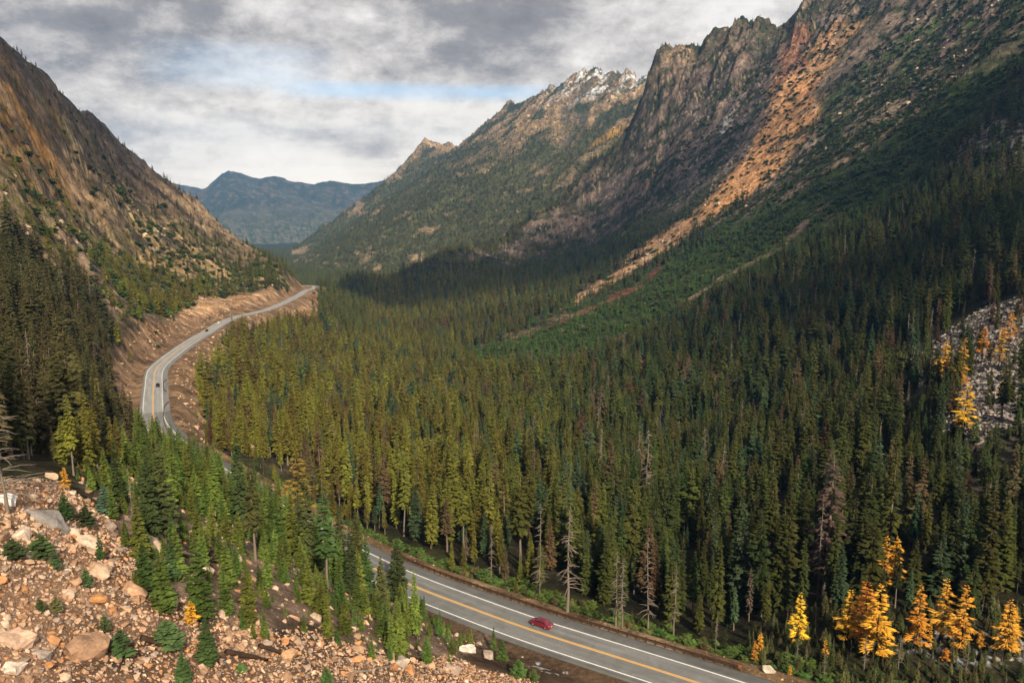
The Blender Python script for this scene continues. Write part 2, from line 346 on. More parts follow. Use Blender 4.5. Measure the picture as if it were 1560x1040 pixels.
# polar ground sheet: fine near the viewpoint, coarse in the distance
AZ = np.radians(np.concatenate([np.arange(-62, -36, 0.4), np.arange(-36, 36, 0.085), np.arange(36, 62.1, 0.4)]))
RR = np.concatenate([np.arange(10, 60, 0.8), 60 * np.exp(np.arange(0, math.log(900 / 60), 0.0055)), 900 * np.exp(np.arange(0, math.log(3200 / 900), 0.0038)), 3200 * np.exp(np.arange(0, math.log(6200 / 3200), 0.0036)), 6200 * np.exp(np.arange(0, math.log(12300 / 6200), 0.007))])
na, nr = len(AZ), len(RR)
AA, RG = np.meshgrid(AZ, RR)
gx = (np.sin(AA) * RG).ravel(); gy = (np.cos(AA) * RG).ravel()
H = height(gx, gy, True)
gz = H['z']
gz[-na:] = -700
ZG = gz.reshape(nr, na)
def zat(x, y):
    """height of the built sheet (bilinear on the polar grid)"""
    x = np.atleast_1d(x).astype(float); y = np.atleast_1d(y).astype(float)
    a = np.interp(np.arctan2(x, y), AZ, np.arange(na)); k = np.interp(np.hypot(x, y), RR, np.arange(nr))
    i = np.clip(k.astype(int), 0, nr - 2); j = np.clip(a.astype(int), 0, na - 2); u = k - i; v = a - j
    return (ZG[i, j] * (1 - u) * (1 - v) + ZG[i + 1, j] * u * (1 - v) + ZG[i, j + 1] * (1 - u) * v + ZG[i + 1, j + 1] * u * v)
def hit(px, py, dmin=40):
    """where the sight line through a photograph pixel meets the ground"""
    r = ray(px, py); d = np.maximum(dmin, 0) * np.exp(np.arange(0, 6, 0.004)); q = r[None] * d[:, None]
    below = q[:, 2] < zat(q[:, 0], q[:, 1])
    if not below.any(): return q[-1]
    k = below.argmax(); lo, hi = d[max(k - 1, 0)], d[k]
    for _ in range(12):
        m = (lo + hi) / 2; c = r * m
        if c[2] < zat(c[0], c[1])[0]: hi = m
        else: lo = m
    return r * hi
def proj(x, y, z):
    d = y * CP - z * SP; return 780 + x / d * FPX, 520 - (y * SP + z * CP) / d * FPX, d
# ------------------------------------------------------------------ what covers the ground where (regions as polygons on the ground)
def inside(poly, x, y):
    px_, py_ = poly[:, 0], poly[:, 1]; c = np.zeros(len(x), bool); j = len(poly) - 1
    for i in range(len(poly)):
        k = ((py_[i] > y) != (py_[j] > y)) & (x < (px_[j] - px_[i]) * (y - py_[i]) / (py_[j] - py_[i] + 1e-9) + px_[i]); c ^= k; j = i
    return c
def polydist(poly, x, y):
    d = np.full(len(x), 1e9)
    for i in range(len(poly)):
        a = poly[i - 1]; b = poly[i]; ab = b - a; t = np.clip(((x - a[0]) * ab[0] + (y - a[1]) * ab[1]) / (ab @ ab + 1e-9), 0, 1)
        d = np.minimum(d, np.hypot(x - a[0] - t * ab[0], y - a[1] - t * ab[1]))
    return d
class Zone:
    def __init__(s, pix, soft=0.02, dmin=40):
        s.p = np.array([hit(a, b, dmin)[:2] for a, b in pix]); s.lo = s.p.min(0); s.hi = s.p.max(0); s.soft = soft
    def __call__(s, x, y):
        r = np.hypot(x, y); m = 0.1 * r.max() if len(r) else 0
        w = np.zeros(len(x)); k = (x > s.lo[0] - .08 * r) & (x < s.hi[0] + .08 * r) & (y > s.lo[1] - .08 * r) & (y < s.hi[1] + .08 * r)
        if not k.any(): return w
        X_, Y_, R_ = x[k], y[k], r[k]
        i = inside(s.p, X_, Y_); d = polydist(s.p, X_, Y_) * np.where(i, 1, -1)
        w[k] = sstep(-s.soft, s.soft, d / R_ + s.soft * 1.6 * fbm(X_ / (R_.mean() * .03 + 2), Y_ / (R_.mean() * .03 + 2), 77, 4)); return w
class Streak:
    def __init__(s, pix, wid, dmin=40):
        s.p = catmull(np.array([hit(a, b, dmin) for a, b in pix]), 15); s.g = Grid1(s.p); s.w = wid; s.lo = s.p.min(0) - 120; s.hi = s.p.max(0) + 120
    def __call__(s, x, y):
        w = np.zeros(len(x)); k = (x > s.lo[0]) & (x < s.hi[0]) & (y > s.lo[1]) & (y < s.hi[1])
        if not k.any(): return w
        D, S, G = s.g.near(x[k], y[k]); t = S / (s.g.p.shape[0] * 15)
        wd = s.w * (1 + 0.7 * fbm(S / 60, S * 0, 5, 3)); w[k] = sstep(1.5, 0.6, D / wd + 0.55 * fbm(x[k] / 14, y[k] / 14, 83, 4)); return w

ZN = dict(
    leftforest=Zone([(-60, 350), (30, 365), (60, 395), (110, 420), (140, 470), (175, 500), (215, 500), (190, 540), (165, 560), (170, 600), (200, 640), (215, 680), (150, 700), (90, 715), (0, 715), (-60, 715)], .02),
    leftgreen=Zone([(110, 205), (170, 270), (230, 330), (300, 370), (380, 410), (455, 432), (440, 440), (330, 448), (290, 460), (240, 500), (200, 500), (150, 450), (120, 400), (40, 350), (20, 290), (60, 300), (140, 350), (200, 380), (180, 330), (130, 270)], .03),
    leftochre=Zone([(-50, 110), (40, 130), (100, 190), (130, 260), (90, 270), (0, 250), (-50, 230)], .03),
    leftpale=Zone([(-40, 250), (40, 290), (60, 350), (130, 380), (190, 410), (180, 460), (120, 420), (60, 380), (0, 360), (-40, 350)], .02),
    leftscree=Zone([(160, 275), (240, 330), (330, 390), (420, 440), (300, 440), (230, 400), (190, 350)], .02),
    cut=Zone([(160, 545), (205, 500), (250, 488), (290, 462), (300, 452), (345, 452), (400, 445), (425, 445), (452, 436), (476, 434), (482, 440), (486, 482), (430, 482), (400, 500), (345, 500), (330, 560), (300, 575), (312, 640), (310, 690), (250, 675), (200, 645), (175, 595)], .008),
    youngforest=Zone([(120, 735), (185, 810), (215, 905), (250, 945), (330, 955), (420, 975), (510, 988), (600, 1012), (700, 1012), (735, 972), (640, 905), (590, 870), (520, 815), (440, 760), (380, 720), (280, 690), (215, 700), (150, 720)], .012),
    talus=Zone([(-200, 735), (0, 735), (90, 735), (150, 775), (215, 845), (240, 905), (330, 935), (420, 962), (510, 975), (600, 1000), (690, 1000), (790, 1030), (850, 1060), (700, 1250), (300, 1400), (-300, 1400), (-400, 900)], .012, 20),
    darkridge=Zone([(985, 125), (1000, 95), (1060, 85), (1120, 45), (1180, 55), (1232, 5), (1340, -40), (1400, -60), (1330, 20), (1250, 110), (1180, 190), (1100, 290), (1030, 330), (960, 340), (880, 350), (800, 380), (720, 395), (820, 340), (900, 265), (960, 205)], .03),
    slide=Zone([(1195, 75), (1270, 35), (1300, 45), (1250, 120), (1245, 190), (1190, 260), (1110, 320), (1060, 350), (990, 400), (900, 448), (858, 470), (905, 430), (960, 385), (1040, 335), (1110, 270), (1150, 210), (1180, 150)], .014),
    slidecore=Zone([(1200, 130), (1240, 130), (1240, 185), (1190, 255), (1120, 310), (1040, 350), (1090, 290), (1150, 225)], .012),
    slidered=Zone([(1195, 70), (1230, 60), (1225, 100), (1190, 120)], .012),
    midrock=Zone([(1260, 180), (1330, 80), (1400, 20), (1420, -30), (1600, -60), (1540, 40), (1480, 100), (1420, 150), (1340, 200), (1260, 240), (1180, 300), (1120, 330), (1180, 260)], .04),
    shrub=Zone([(700, 545), (880, 460), (1000, 410), (1110, 340), (1260, 240), (1400, 130), (1520, 60), (1600, -20), (1600, 60), (1470, 200), (1380, 290), (1290, 350), (1180, 400), (1090, 450), (1000, 500), (860, 555), (760, 560)], .03),
    outcrop=Zone([(1432, 280), (1450, 230), (1480, 195), (1560, 190), (1600, 230), (1560, 270), (1500, 275)], .012),
    outcrop2=Zone([(1285, 445), (1295, 428), (1325, 430), (1320, 455)], .01),
    rtalus=Zone([(1392, 575), (1410, 530), (1450, 500), (1500, 470), (1600, 440), (1700, 520), (1650, 640), (1560, 655), (1480, 668), (1420, 665), (1440, 620)], .014),
    youngright=Zone([(1110, 1008), (1150, 975), (1200, 945), (1300, 930), (1420, 935), (1560, 925), (1750, 930), (1800, 1100), (1560, 1250), (1300, 1120), (1190, 1050)], .01),
    lowtrees=Zone([(1375, 575), (1440, 655), (1600, 655), (1750, 640), (1750, 860), (1560, 840), (1440, 800), (1370, 720)], .015),
    lowsnow=Zone([(1370, 990), (1400, 955), (1480, 960), (1560, 970), (1650, 1000), (1560, 1010), (1450, 1008)], .01),
)
ST = dict(
    red=Streak([(1010, 405), (960, 440), (900, 470), (850, 492)], 17), s1=Streak([(870, 480), (800, 505), (740, 525), (700, 540)], 17),
    s2=Streak([(1100, 447), (1040, 475), (960, 515), (880, 548), (855, 560)], 15), s3=Streak([(1250, 318), (1190, 375), (1120, 412), (1060, 450)], 12),
    s4=Streak([(1480, 80), (1400, 165), (1340, 205), (1280, 250), (1200, 300)], 12), s5=Streak([(985, 395), (940, 425), (895, 445)], 13),
    w1=Streak([(1100, 200), (1112, 175), (1120, 165)], 9), w2=Streak([(1225, 395), (1180, 405), (1130, 430)], 5),
)
SNPX = [P(*q)[:2] for q in ((828, 139, 4420), (985, 118, 3720))]
def classify(x, y, I):
    n = len(x); z, r = I['z'], I['r']; lay = I['lay']
    zn = {k: f(x, y) for k, f in ZN.items()}; st = {k: f(x, y) for k, f in ST.items()}
    col = np.zeros((n, 3)); tr = np.ones(n); hgt = np.ones(n); yz = y + z * 1.1; wild = fbm(x / 40, yz / 40, 91, 4); fine = fbm(x / 6, yz / 6, 95, 3); big = fbm(x / 170, y / 170, 97, 4)
    def put(w, c, t=None, h=None):
        nonlocal col, tr, hgt
        w = np.clip(w, 0, 1); col = col * (1 - w[:, None]) + np.array(c) * w[:, None]
        if t is not None: tr = tr * (1 - w) + w * t
        if h is not None: hgt = hgt * (1 - w) + w * h
    put(np.ones(n), (.045, .040, .022), 1, 1)
    put(sstep(.1, .5, wild), (.05, .055, .02))
    A = (lay == 0); left = A & (I['Dl'] < 900) & (x < -60) & (x < -0.18 * y + 20)
    # high ground on the right wall: broken rock, thin trees
    hi = sstep(60, 300, z + 60 * big) * A * (x > -0.1 * y) * (1 - left)
    S2 = I['Sr'] + 40 * fbm(x / 200, y / 200, 161, 3); band = fbm(S2 / 42, I['Dr'] / 330, 163, 4) + .35 * wild
    put(hi, (.125, .10, .07), .5, .6); put(hi * sstep(-.2, .25, wild), (.035, .05, .018), .95, .6)
    put(zn['shrub'], (.060, .078, .020), .70, .52); put(zn['shrub'] * sstep(.25, .5, big + wild * .6), (.15, .11, .06)); put(zn['shrub'] * sstep(.05, .35, fine + wild * .6), (.026, .05, .014))
    put(zn['midrock'] * sstep(-.38, 0.0, wild + fine * .6), (.22, .16, .125), .22, .5)
    put(zn['midrock'] * sstep(.1, .4, fine + big * .5), (.33, .25, .205), .10); put(zn['midrock'] * sstep(.12, .4, -wild + .3 * big), (.048, .068, .02), .9, .55)
    put(hi * sstep(.0, .22, band) * sstep(40, 160, I['Dr']), (.062, .098, .022), .6, .5); put(hi * sstep(.12, .3, -band) * sstep(300, 420, z + 1e3 * (x > .25 * y)), (.24, .18, .14), .1, .5)
    dk = zn['darkridge']
    put(dk, (.125, .10, .095), .22, .45); put(dk * sstep(0, .45, I['gr'] - .1 + wild * .5), (.225, .165, .135)); put(dk * sstep(-.02, .2, -wild - .1 * fine), (.042, .048, .024), .85, .5)
    put(dk * sstep(.25, .5, fine), (.33, .24, .18)); put(dk * np.exp(-I['Dr'] / 60) * sstep(-.1, .3, wild + fine), (.42, .29, .14))
    sc = zn['slide'] * sstep(-.5, -.12, band + .25 * fine); put(sc, (.54, .29, .14), .06, .4); put(sc * sstep(.15, .4, fine), (.56, .40, .28))
    put(zn['slidecore'] * sstep(-.3, 0, band + .3), (.68, .35, .155), .02); put(zn['slidered'] * .6, (.28, .11, .065), .05)
    put(sc * sstep(.3, .5, -wild), (.045, .06, .02), .5, .5)
    for q_ in st: st[q_] = np.clip(st[q_], 0, 1)
    for k, c in (('red', (.22, .085, .05)), ('s1', (.20, .13, .08)), ('s2', (.17, .105, .06)), ('s3', (.34, .24, .17)), ('s4', (.36, .24, .18)), ('s5', (.55, .38, .25)), ('w1', (.55, .55, .56)), ('w2', (.4, .32, .26))):
        put(st[k] * sstep(-.28, .12, fine + wild * .5), c, 0.1, .3)
    put(zn['outcrop'] * sstep(-.35, .1, wild + fine), (.30, .27, .25), .15, .8); put(zn['outcrop2'], (.25, .21, .18), .1)
    rt = zn['rtalus']; put(rt * sstep(-.55, -.2, wild + big), (.20, .17, .15), .34, .6)
    # left mountain
    L = left * 1.0; lh = sstep(-115, -60, z) * L
    put(lh, (.34, .23, .135), .22, .5); put(lh * sstep(.05, .35, fine), (.42, .31, .20)); put(lh * sstep(.0, .25, I['gl'] * .7 - .1 - wild), (.10, .075, .055)); put(lh * sstep(.12, .3, wild - .2 * fine) * sstep(60, 130, I['Dl']), (.055, .065, .022), .9, .5)
    cr = np.exp(-I['Dl'] / 55) * L * (1 - sstep(-40, 0, -z) * .8); put(cr * sstep(-.6, -.1, wild) * 1.3, (.105, .085, .075), .2, .4)
    put(zn['leftochre'] * sstep(-.4, 0, wild + fine) * L, (.46, .23, .06), .08, .4); put(zn['leftochre'] * sstep(.0, .3, -wild + fine) * L, (.09, .065, .035))
    put(zn['leftpale'] * sstep(-.4, 0., wild + fine) * L, (.36, .25, .175), .06, .6)
    lg = zn['leftgreen'] * L; put(lg * sstep(-.45, -.05, wild + big * .6), (.115, .105, .030), .75, .62); put(lg * sstep(.2, .4, fine - wild * .3), (.40, .29, .17), .25)
    put(zn['leftscree'] * L * sstep(-.3, .1, wild * .8 + fine * .6), (.48, .32, .16), .32, .5)
    put(zn['leftforest'] * L, (.05, .042, .022), 1.25, .95)
    ct = zn['cut']; put(ct, (.54, .32, .175), .012, .5); put(ct * sstep(.1, .4, fine + .3 * wild), (.64, .45, .29)); put(ct * sstep(.25, .5, -wild - .5 * fine), (.34, .17, .09), .08)
    put(zn['youngforest'], (.17, .12, .085), 2.2, .55); put(zn['youngforest'] * sstep(0, .4, fine + wild), (.34, .235, .17))
    tl = zn['talus']; put(tl * (1 - .8 * (zn['youngforest'] > .5)), (.34, .205, .13)); put(tl * sstep(.0, .4, fine), (.42, .27, .175)); tr = np.where((tl > .4) & (zn['youngforest'] < .5), 0, tr)
    put(zn['youngright'], (.07, .065, .03), 2.4, .28); put(zn['lowtrees'] * (rt < .5), (.10, .085, .06), .55, .42)
    # road shoulders
    D = I['D']; up = I['SG'] > 0
    edge = sstep(19, 13, D + 3 * wild + 2 * fine) * up * (r < 330) + sstep(14.5, 11.5, D + 1.6 * fine) * (~up) * (r < 330) + sstep(24, 10, D + 4 * fine) * (r >= 330) * (r < 1500)
    put(up * (r < 205) * (x > -45) * (D < 40) * (zn['youngforest'] < .5) * (tl < .4), (.17, .11, .07), 0, .3)
    put(edge, (.155, .098, .06), 0, .3); put(edge * (~up), (.30, .19, .10)); put(edge * (~up) * sstep(.1, .3, fine), (.38, .26, .15)); put(edge * (r >= 330), (.33, .205, .12)); put(edge * up * (r < 330) * sstep(.1, .4, fine), (.21, .15, .10))
    sn = edge * up * (r < 200) * (D > 8) * sstep(.50, .58, fbm(x / 1.6, y / 1.6, 201, 3)); put(sn, (.8, .82, .86))
    put(sstep(34, 22, D) * (r < 330) * (1 - edge) * (~up), (.07, .075, .025), .35, .3)
    put(zn['lowsnow'] * sstep(.0, .1, fbm(x / 2.5, y / 2.5, 203, 3)), (.72, .74, .80), .3, .5)
    tr = np.where(D < np.where(up, 14, 11.5), 0, tr); tr = np.where(A & (I['Dr'] < 45) & (r > 1500), tr * .12, tr)
    # snowy mountain
    B = lay == 1
    if B.any():
        t = (x - SNPX[0][0]) * (SNPX[1][0] - SNPX[0][0]) + (y - SNPX[0][1]) * (SNPX[1][1] - SNPX[0][1]); t = t / ((SNPX[1][0] - SNPX[0][0])**2 + (SNPX[1][1] - SNPX[0][1])**2)
        w2 = fbm(x / 110, y / 110, 111, 5); f2 = fbm(x / 28, y / 28, 113, 4); rb = I['rb']
        lowt = sstep(420, 90, z + 190 * w2)
        f3 = fbm(x / 11, y / 11, 117, 3); put(B * 1.0, (.24, .165, .095), .14, .55); put(B * sstep(.05, .35, f2 + .6 * f3), (.46, .31, .17)); put(B * sstep(-.25, .3, -rb * .6 - .15 + w2 * .5 + f3 * .3), (.085, .078, .06), .4)
        put(B * sstep(.0, .25, -w2 + .2 * f3), (.05, .06, .03), .9)
        put(B * lowt, (.075, .075, .030), 1.0, .72); put(B * lowt * sstep(.25, .45, w2 + f2 * .4), (.24, .17, .10), .1)
        put(B * sstep(75, 15, np.hypot((x - GOLD[0]) / 1.8, y - GOLD[1]) + 40 * w2), (.36, .21, .05), .5)
        snow = B * sstep(430, 560, z + 90 * w2 + 70 * f2 - 110 * np.abs(np.clip(t, -3, 3) - .55) * 2 * (t < .4)) * sstep(-.65, -.1, t) * sstep(-.12, .22, fbm(I['Sb'] / 26, I['Db'] / 170, 118, 4) + .5 * f2 + .02) * sstep(-.3, .1, f3 + .05)
        put(snow * .9, (.76, .78, .82), 0)
    C_ = lay == 2
    if C_.any():
        w2 = fbm(x / 260, y / 260, 121, 5); f2 = fbm(x / 70, y / 70, 123, 4)
        put(C_ * 1.0, (.075, .08, .07), 0); put(C_ * sstep(-.1, .3, w2 + I['rc'] * .3), (.05, .058, .04)); f3 = fbm(x / 24, y / 24, 125, 3); put(C_ * sstep(.05, .4, f2), (.15, .115, .085)); put(C_ * sstep(-60, -330, z + 90 * w2) , (.17, .15, .10)); put(C_ * sstep(-60, -330, z) * sstep(-.05, .2, f2 + .7 * f3), (.06, .075, .035)); put(C_ * sstep(.2, .4, -f2 + .5 * f3) * .7, (.04, .055, .035))
    F_ = lay == 3; put(F_ * 1.0, (.04, .045, .02), 1.1, .8)
    zn['chute'] = np.max([st[q_] for q_ in ('red', 's1', 's2', 's3', 's5')], 0)
    return col, tr, hgt, zn
GOLD = hit(935, 206, 3000)[:2]
COLR, TR_, HG_, ZV = classify(gx, gy, H)

# ------------------------------------------------------------------ materials
def new_mat(name):
    m = bpy.data.materials.new(name); m.use_nodes = True; t = NT(m.node_tree); return m, t, m.node_tree.nodes['Principled BSDF']
def setb(t, b, **kw):
    for k, v in kw.items():
        k = k.replace('__', ' ')
        if isinstance(v, bpy.types.NodeSocket): t.l(v, b.inputs[k])
        else: b.inputs[k].default_value = v
def plain(name, c, rough=.6, metal=0.0, spec=.4, var=0.0, scale=3.0):
    m, t, b = new_mat(name); setb(t, b, Roughness=rough, Metallic=metal); b.inputs['Specular IOR Level'].default_value = spec
    if var:
        o_ = t.n('ShaderNodeTexCoord').outputs['Object']; f = t.noise(o_, scale, 5, .6)
        setb(t, b, Base__Color=t.mix(f, [q * (1 - var) for q in c], [min(1, q * (1 + var)) for q in c]))
        bp = t.n('ShaderNodeBump', Strength=.4, Distance=.02, Height=f); setb(t, b, Normal=bp.outputs[0])
    else: b.inputs['Base Color'].default_value = tuple(c) + (1,)
    return m

MG, t, b = new_mat('ground')
ca = t.n('ShaderNodeAttribute', _attribute_name='cover'); base = ca.outputs[0]
geo = t.n('ShaderNodeNewGeometry'); pos = geo.outputs['Position']
n1 = t.noise(pos, .06, 8, .62, .6); n2 = t.noise(pos, .9, 5, .6); n3 = t.noise(pos, .011, 6, .6, .4)
k = t.math('MULTIPLY', t.ramp(n1, [(.30, .45), (.5, 1.0), (.70, 1.75)]), t.ramp(n2, [(.3, .70), (.7, 1.3)]))
n4 = t.noise(t.n('ShaderNodeMapping', Vector=pos, Scale=(1, 1, .8)).outputs[0], .13, 11, .74, .3)
k = t.math('MULTIPLY', k, t.ramp(n3, [(.35, .8), (.65, 1.2)])); k = t.math('MULTIPLY', k, t.ramp(n4, [(.38, .38), (.47, .95), (.55, 1.08), (.64, 1.5)]))
kc = t.n('ShaderNodeCombineXYZ', i0=k, i1=k, i2=k).outputs[0]
setb(t, b, Base__Color=t.mix(1.0, base, kc, 'MULTIPLY'), Roughness=.93); b.inputs['Specular IOR Level'].default_value = .15
b1 = t.n('ShaderNodeBump', Strength=.8, Distance=12.0, Height=n1); b2 = t.n('ShaderNodeBump', Strength=.9, Distance=9.0, Height=n4, Normal=b1.outputs[0]); b3 = t.n('ShaderNodeBump', Strength=.6, Distance=.5, Height=n2, Normal=b2.outputs[0])
setb(t, b, Normal=b3.outputs[0])

def mesh_np(name, V, F, mats, smooth=False, mi=None):
    me = bpy.data.meshes.new(name); V = np.asarray(V, np.float32); F = np.asarray(F, np.int32); k = F.shape[1]
    me.vertices.add(len(V)); me.vertices.foreach_set('co', V.ravel())
    me.loops.add(F.size); me.loops.foreach_set('vertex_index', F.ravel())
    me.polygons.add(len(F)); me.polygons.foreach_set('loop_start', np.arange(0, F.size, k, dtype=np.int32))
    for m in mats: me.materials.append(m)
    if mi is not None: me.polygons.foreach_set('material_index', np.asarray(mi, np.int32))
    me.update(); me.polygons.foreach_set('use_smooth', np.full(len(F), smooth)); return me
def link(name, me, parent=None):
    o = bpy.data.objects.new(name, me); COL.objects.link(o)
    if parent is not None: o.parent = parent
    return o
def tag(o, label=None, cat=None, group=None, kind=None):
    for k, v in (('label', label), ('category', cat), ('group', group), ('kind', kind)):
        if v: o[k] = v
    return o
def empty(name, loc, rz=0.0, label=None, cat=None, group=None):
    o = bpy.data.objects.new(name, None); COL.objects.link(o); o.location = loc; o.rotation_euler = (0, 0, rz); o.empty_display_size = .5
    return tag(o, label, cat, group)

idx = np.arange(nr * na).reshape(nr, na)
F = np.stack([idx[:-1, :-1], idx[:-1, 1:], idx[1:, 1:], idx[1:, :-1]], -1).reshape(-1, 4)
gm = mesh_np('ground', np.stack([gx, gy, gz], 1), F[:, ::-1], [MG], True)
at = gm.color_attributes.new('cover', 'FLOAT_COLOR', 'POINT'); at.data.foreach_set('color', np.concatenate([COLR, np.ones((len(gx), 1))], 1).astype(np.float32).ravel())
tag(link('terrain', gm), kind='structure')

# ------------------------------------------------------------------ trees: shapes
rng = np.random.default_rng(7)
def foliage_mat(name, var=.45, hue=.05, val=.6):
    m, t, b = new_mat(name)
    a = t.n('ShaderNodeAttribute', _attribute_type='INSTANCER', _attribute_name='tint')
    oi = t.n('ShaderNodeObjectInfo'); p_ = t.n('ShaderNodeNewGeometry').outputs['Position']
    f = t.noise(p_, .55, 3, .6); f2 = t.noise(p_, 2.6, 2, .5)
    k = t.math('MULTIPLY', t.ramp(f, [(.3, 1 - var), (.7, 1 + var)]), t.ramp(f2, [(.3, .65), (.7, 1.4)]))
    kc = t.n('ShaderNodeCombineXYZ', i0=k, i1=k, i2=k).outputs[0]
    c = t.mix(1.0, a.outputs[0], kc, 'MULTIPLY')
    hs = t.n('ShaderNodeHueSaturation', Hue=t.math('ADD', t.math('MULTIPLY', oi.outputs['Random'], hue), .5 - hue / 2), Saturation=1.0, Value=t.math('ADD', t.math('MULTIPLY', oi.outputs['Random'], val), 1 - val / 2), Color=c)
    setb(t, b, Base__Color=hs.outputs[0], Roughness=.75); b.inputs['Specular IOR Level'].default_value = .12
    return m
MF = foliage_mat('needles'); ML = foliage_mat('larch_needles', .3, .016, .25)
MB = plain('bark', (.105, .08, .062), .9, var=.45, scale=2.0, spec=.1)
MBP = plain('pale_bark', (.19, .15, .12), .9, var=.4, scale=2.0, spec=.1)
MDEAD = plain('weathered_wood', (.19, .155, .125), .9, var=.35, scale=2.0, spec=.1)

def trunk_geo(h, r0, sides=6, rings=7, wob=.01, rg=None):
    V = []; F = []
    for i in range(rings):
        t_ = i / (rings - 1); rr = r0 * (1 - t_)**.85 + .012 * h / 20; ox, oy = (rg.normal(0, wob * h * .3, 2) * (t_ > 0) if rg is not None else (0, 0))
        if i == 0: rr *= 1.35
        for s in range(sides):
            a = 2 * math.pi * s / sides; V.append((ox + rr * math.cos(a), oy + rr * math.sin(a), h * t_ * 1.0 - (.6 if i == 0 else 0)))
    for i in range(rings - 1):
        for s in range(sides):
            a = i * sides + s; b_ = i * sides + (s + 1) % sides; F.append((a, b_, b_ + sides, a + sides))
    return np.array(V), np.array(F)
def crown_geo(h, R, base, whorls, per, sprays, seed, droop=.35, gap=.0, power=.85, irr=.25, lump=0.0, card=1.0):
    """branches as flat drooping sprays in whorls; every spray a bent diamond of four faces"""
    rg = np.random.default_rng(seed); V = []; F = []
    for w in range(whorls):
        t_ = (w + rg.uniform(-.3, .3)) / whorls; t_ = min(max(t_, 0), .995)
        z = base + (h - base) * t_**.93
        rad = R * ((1 - t_)**power) * (1 + lump * math.sin(t_ * 19 + seed)) + .018 * h * .5
        if t_ < .12: rad *= .55 + t_ * 3.7
        for k in range(per):
            if rg.random() < gap: continue
            ph = 2 * math.pi * (k / per + rg.uniform(-.13, .13)) + w * 1.7
            ln = rad * (1 + rg.uniform(-irr, irr)); dr = droop * (1 - t_ * .8) + rg.uniform(-.12, .12)
            zz = z + rg.uniform(-.4, .4) * (h - base) / whorls
            cx, sx = math.cos(ph), math.sin(ph)
            for s in range(sprays):
                if s == 0: a0, l0, st_, wd = 0, 1.0, .08, .26
                else:
                    a0 = rg.uniform(.35, .8) * (1 if s % 2 else -1); st_ = rg.uniform(.2, .75); l0 = (1.05 - st_) * .75; wd = .34
                c2, s2 = math.cos(ph + a0), math.sin(ph + a0)
                ox, oy, oz = cx * ln * st_, sx * ln * st_, zz - dr * ln * st_ * (0.6 + .4 * st_)
                L_ = ln * l0; tip = (ox + c2 * L_, oy + s2 * L_, oz - dr * L_ * (1.1) + rg.uniform(-.05, .12) * L_)
                m_ = .5; mx, my, mz = ox + c2 * L_ * m_, oy + s2 * L_ * m_, oz - dr * L_ * m_ + .09 * L_
                W = L_ * wd * card * rg.uniform(.8, 1.25) + .03; hang = W * rg.uniform(.35, .9)
                i0 = len(V)
                V += [(ox, oy, oz), (mx, my, mz), tip, (mx - s2 * W, my + c2 * W, mz - hang), (mx + s2 * W, my - c2 * W, mz - hang)]
                F += [(i0, i0 + 4, i0 + 1), (i0 + 4, i0 + 2, i0 + 1), (i0, i0 + 1, i0 + 3), (i0 + 1, i0 + 2, i0 + 3)]
    return np.array(V), np.array(F)
def snag_geo(h, r0, seed, n=26, L=.16, up=0.1):
    rg = np.random.default_rng(seed); V, F = trunk_geo(h, r0, 5, 6, .012, rg); V = list(map(tuple, V)); F = [tuple(f) for f in F]
    for i in range(n):
        t_ = rg.uniform(.18, .98); z = h * t_; ph = rg.uniform(0, 6.28); ln = h * L * (1 - t_ * .75) * rg.uniform(.35, 1.2); w = .012 * h * .12 + .018
        dz = ln * rg.uniform(-.55, up); c, s = math.cos(ph), math.sin(ph); mid = (c * ln * .55, s * ln * .55, z + dz * .35 + .05 * ln); tip = (c * ln, s * ln, z + dz)
        i0 = len(V)
        for p_, ww in (((0, 0, z), w * 1.6), (mid, w), (tip, w * .4)):
            V += [(p_[0] - s * ww, p_[1] + c * ww, p_[2]), (p_[0] + s * ww, p_[1] - c * ww, p_[2]), (p_[0], p_[1], p_[2] + ww * 1.7)]
        for q in (0, 3):
            for e_ in range(3): F.append((i0 + q + e_, i0 + q + (e_ + 1) % 3, i0 + q + 3 + (e_ + 1) % 3, i0 + q + 3 + e_))
        for sb in range(3):                                  # twigs
            tt = rg.uniform(.3, .95); bx = c * ln * tt; by = s * ln * tt; bz = z + dz * tt; p2 = ph + rg.choice([-1, 1]) * rg.uniform(.5, 1.1); l2 = ln * .38
            i0 = len(V); V += [(bx, by, bz - w * .5), (bx, by, bz + w * .6), (bx + math.cos(p2) * l2, by + math.sin(p2) * l2, bz - l2 * .3), (bx + math.cos(p2) * l2 * .5 + .02, by + math.sin(p2) * l2 * .5, bz - l2 * .1 - w * .5)]
            F.append((i0, i0 + 3, i0 + 2, i0 + 1))
    return np.array(V), np.array(F)

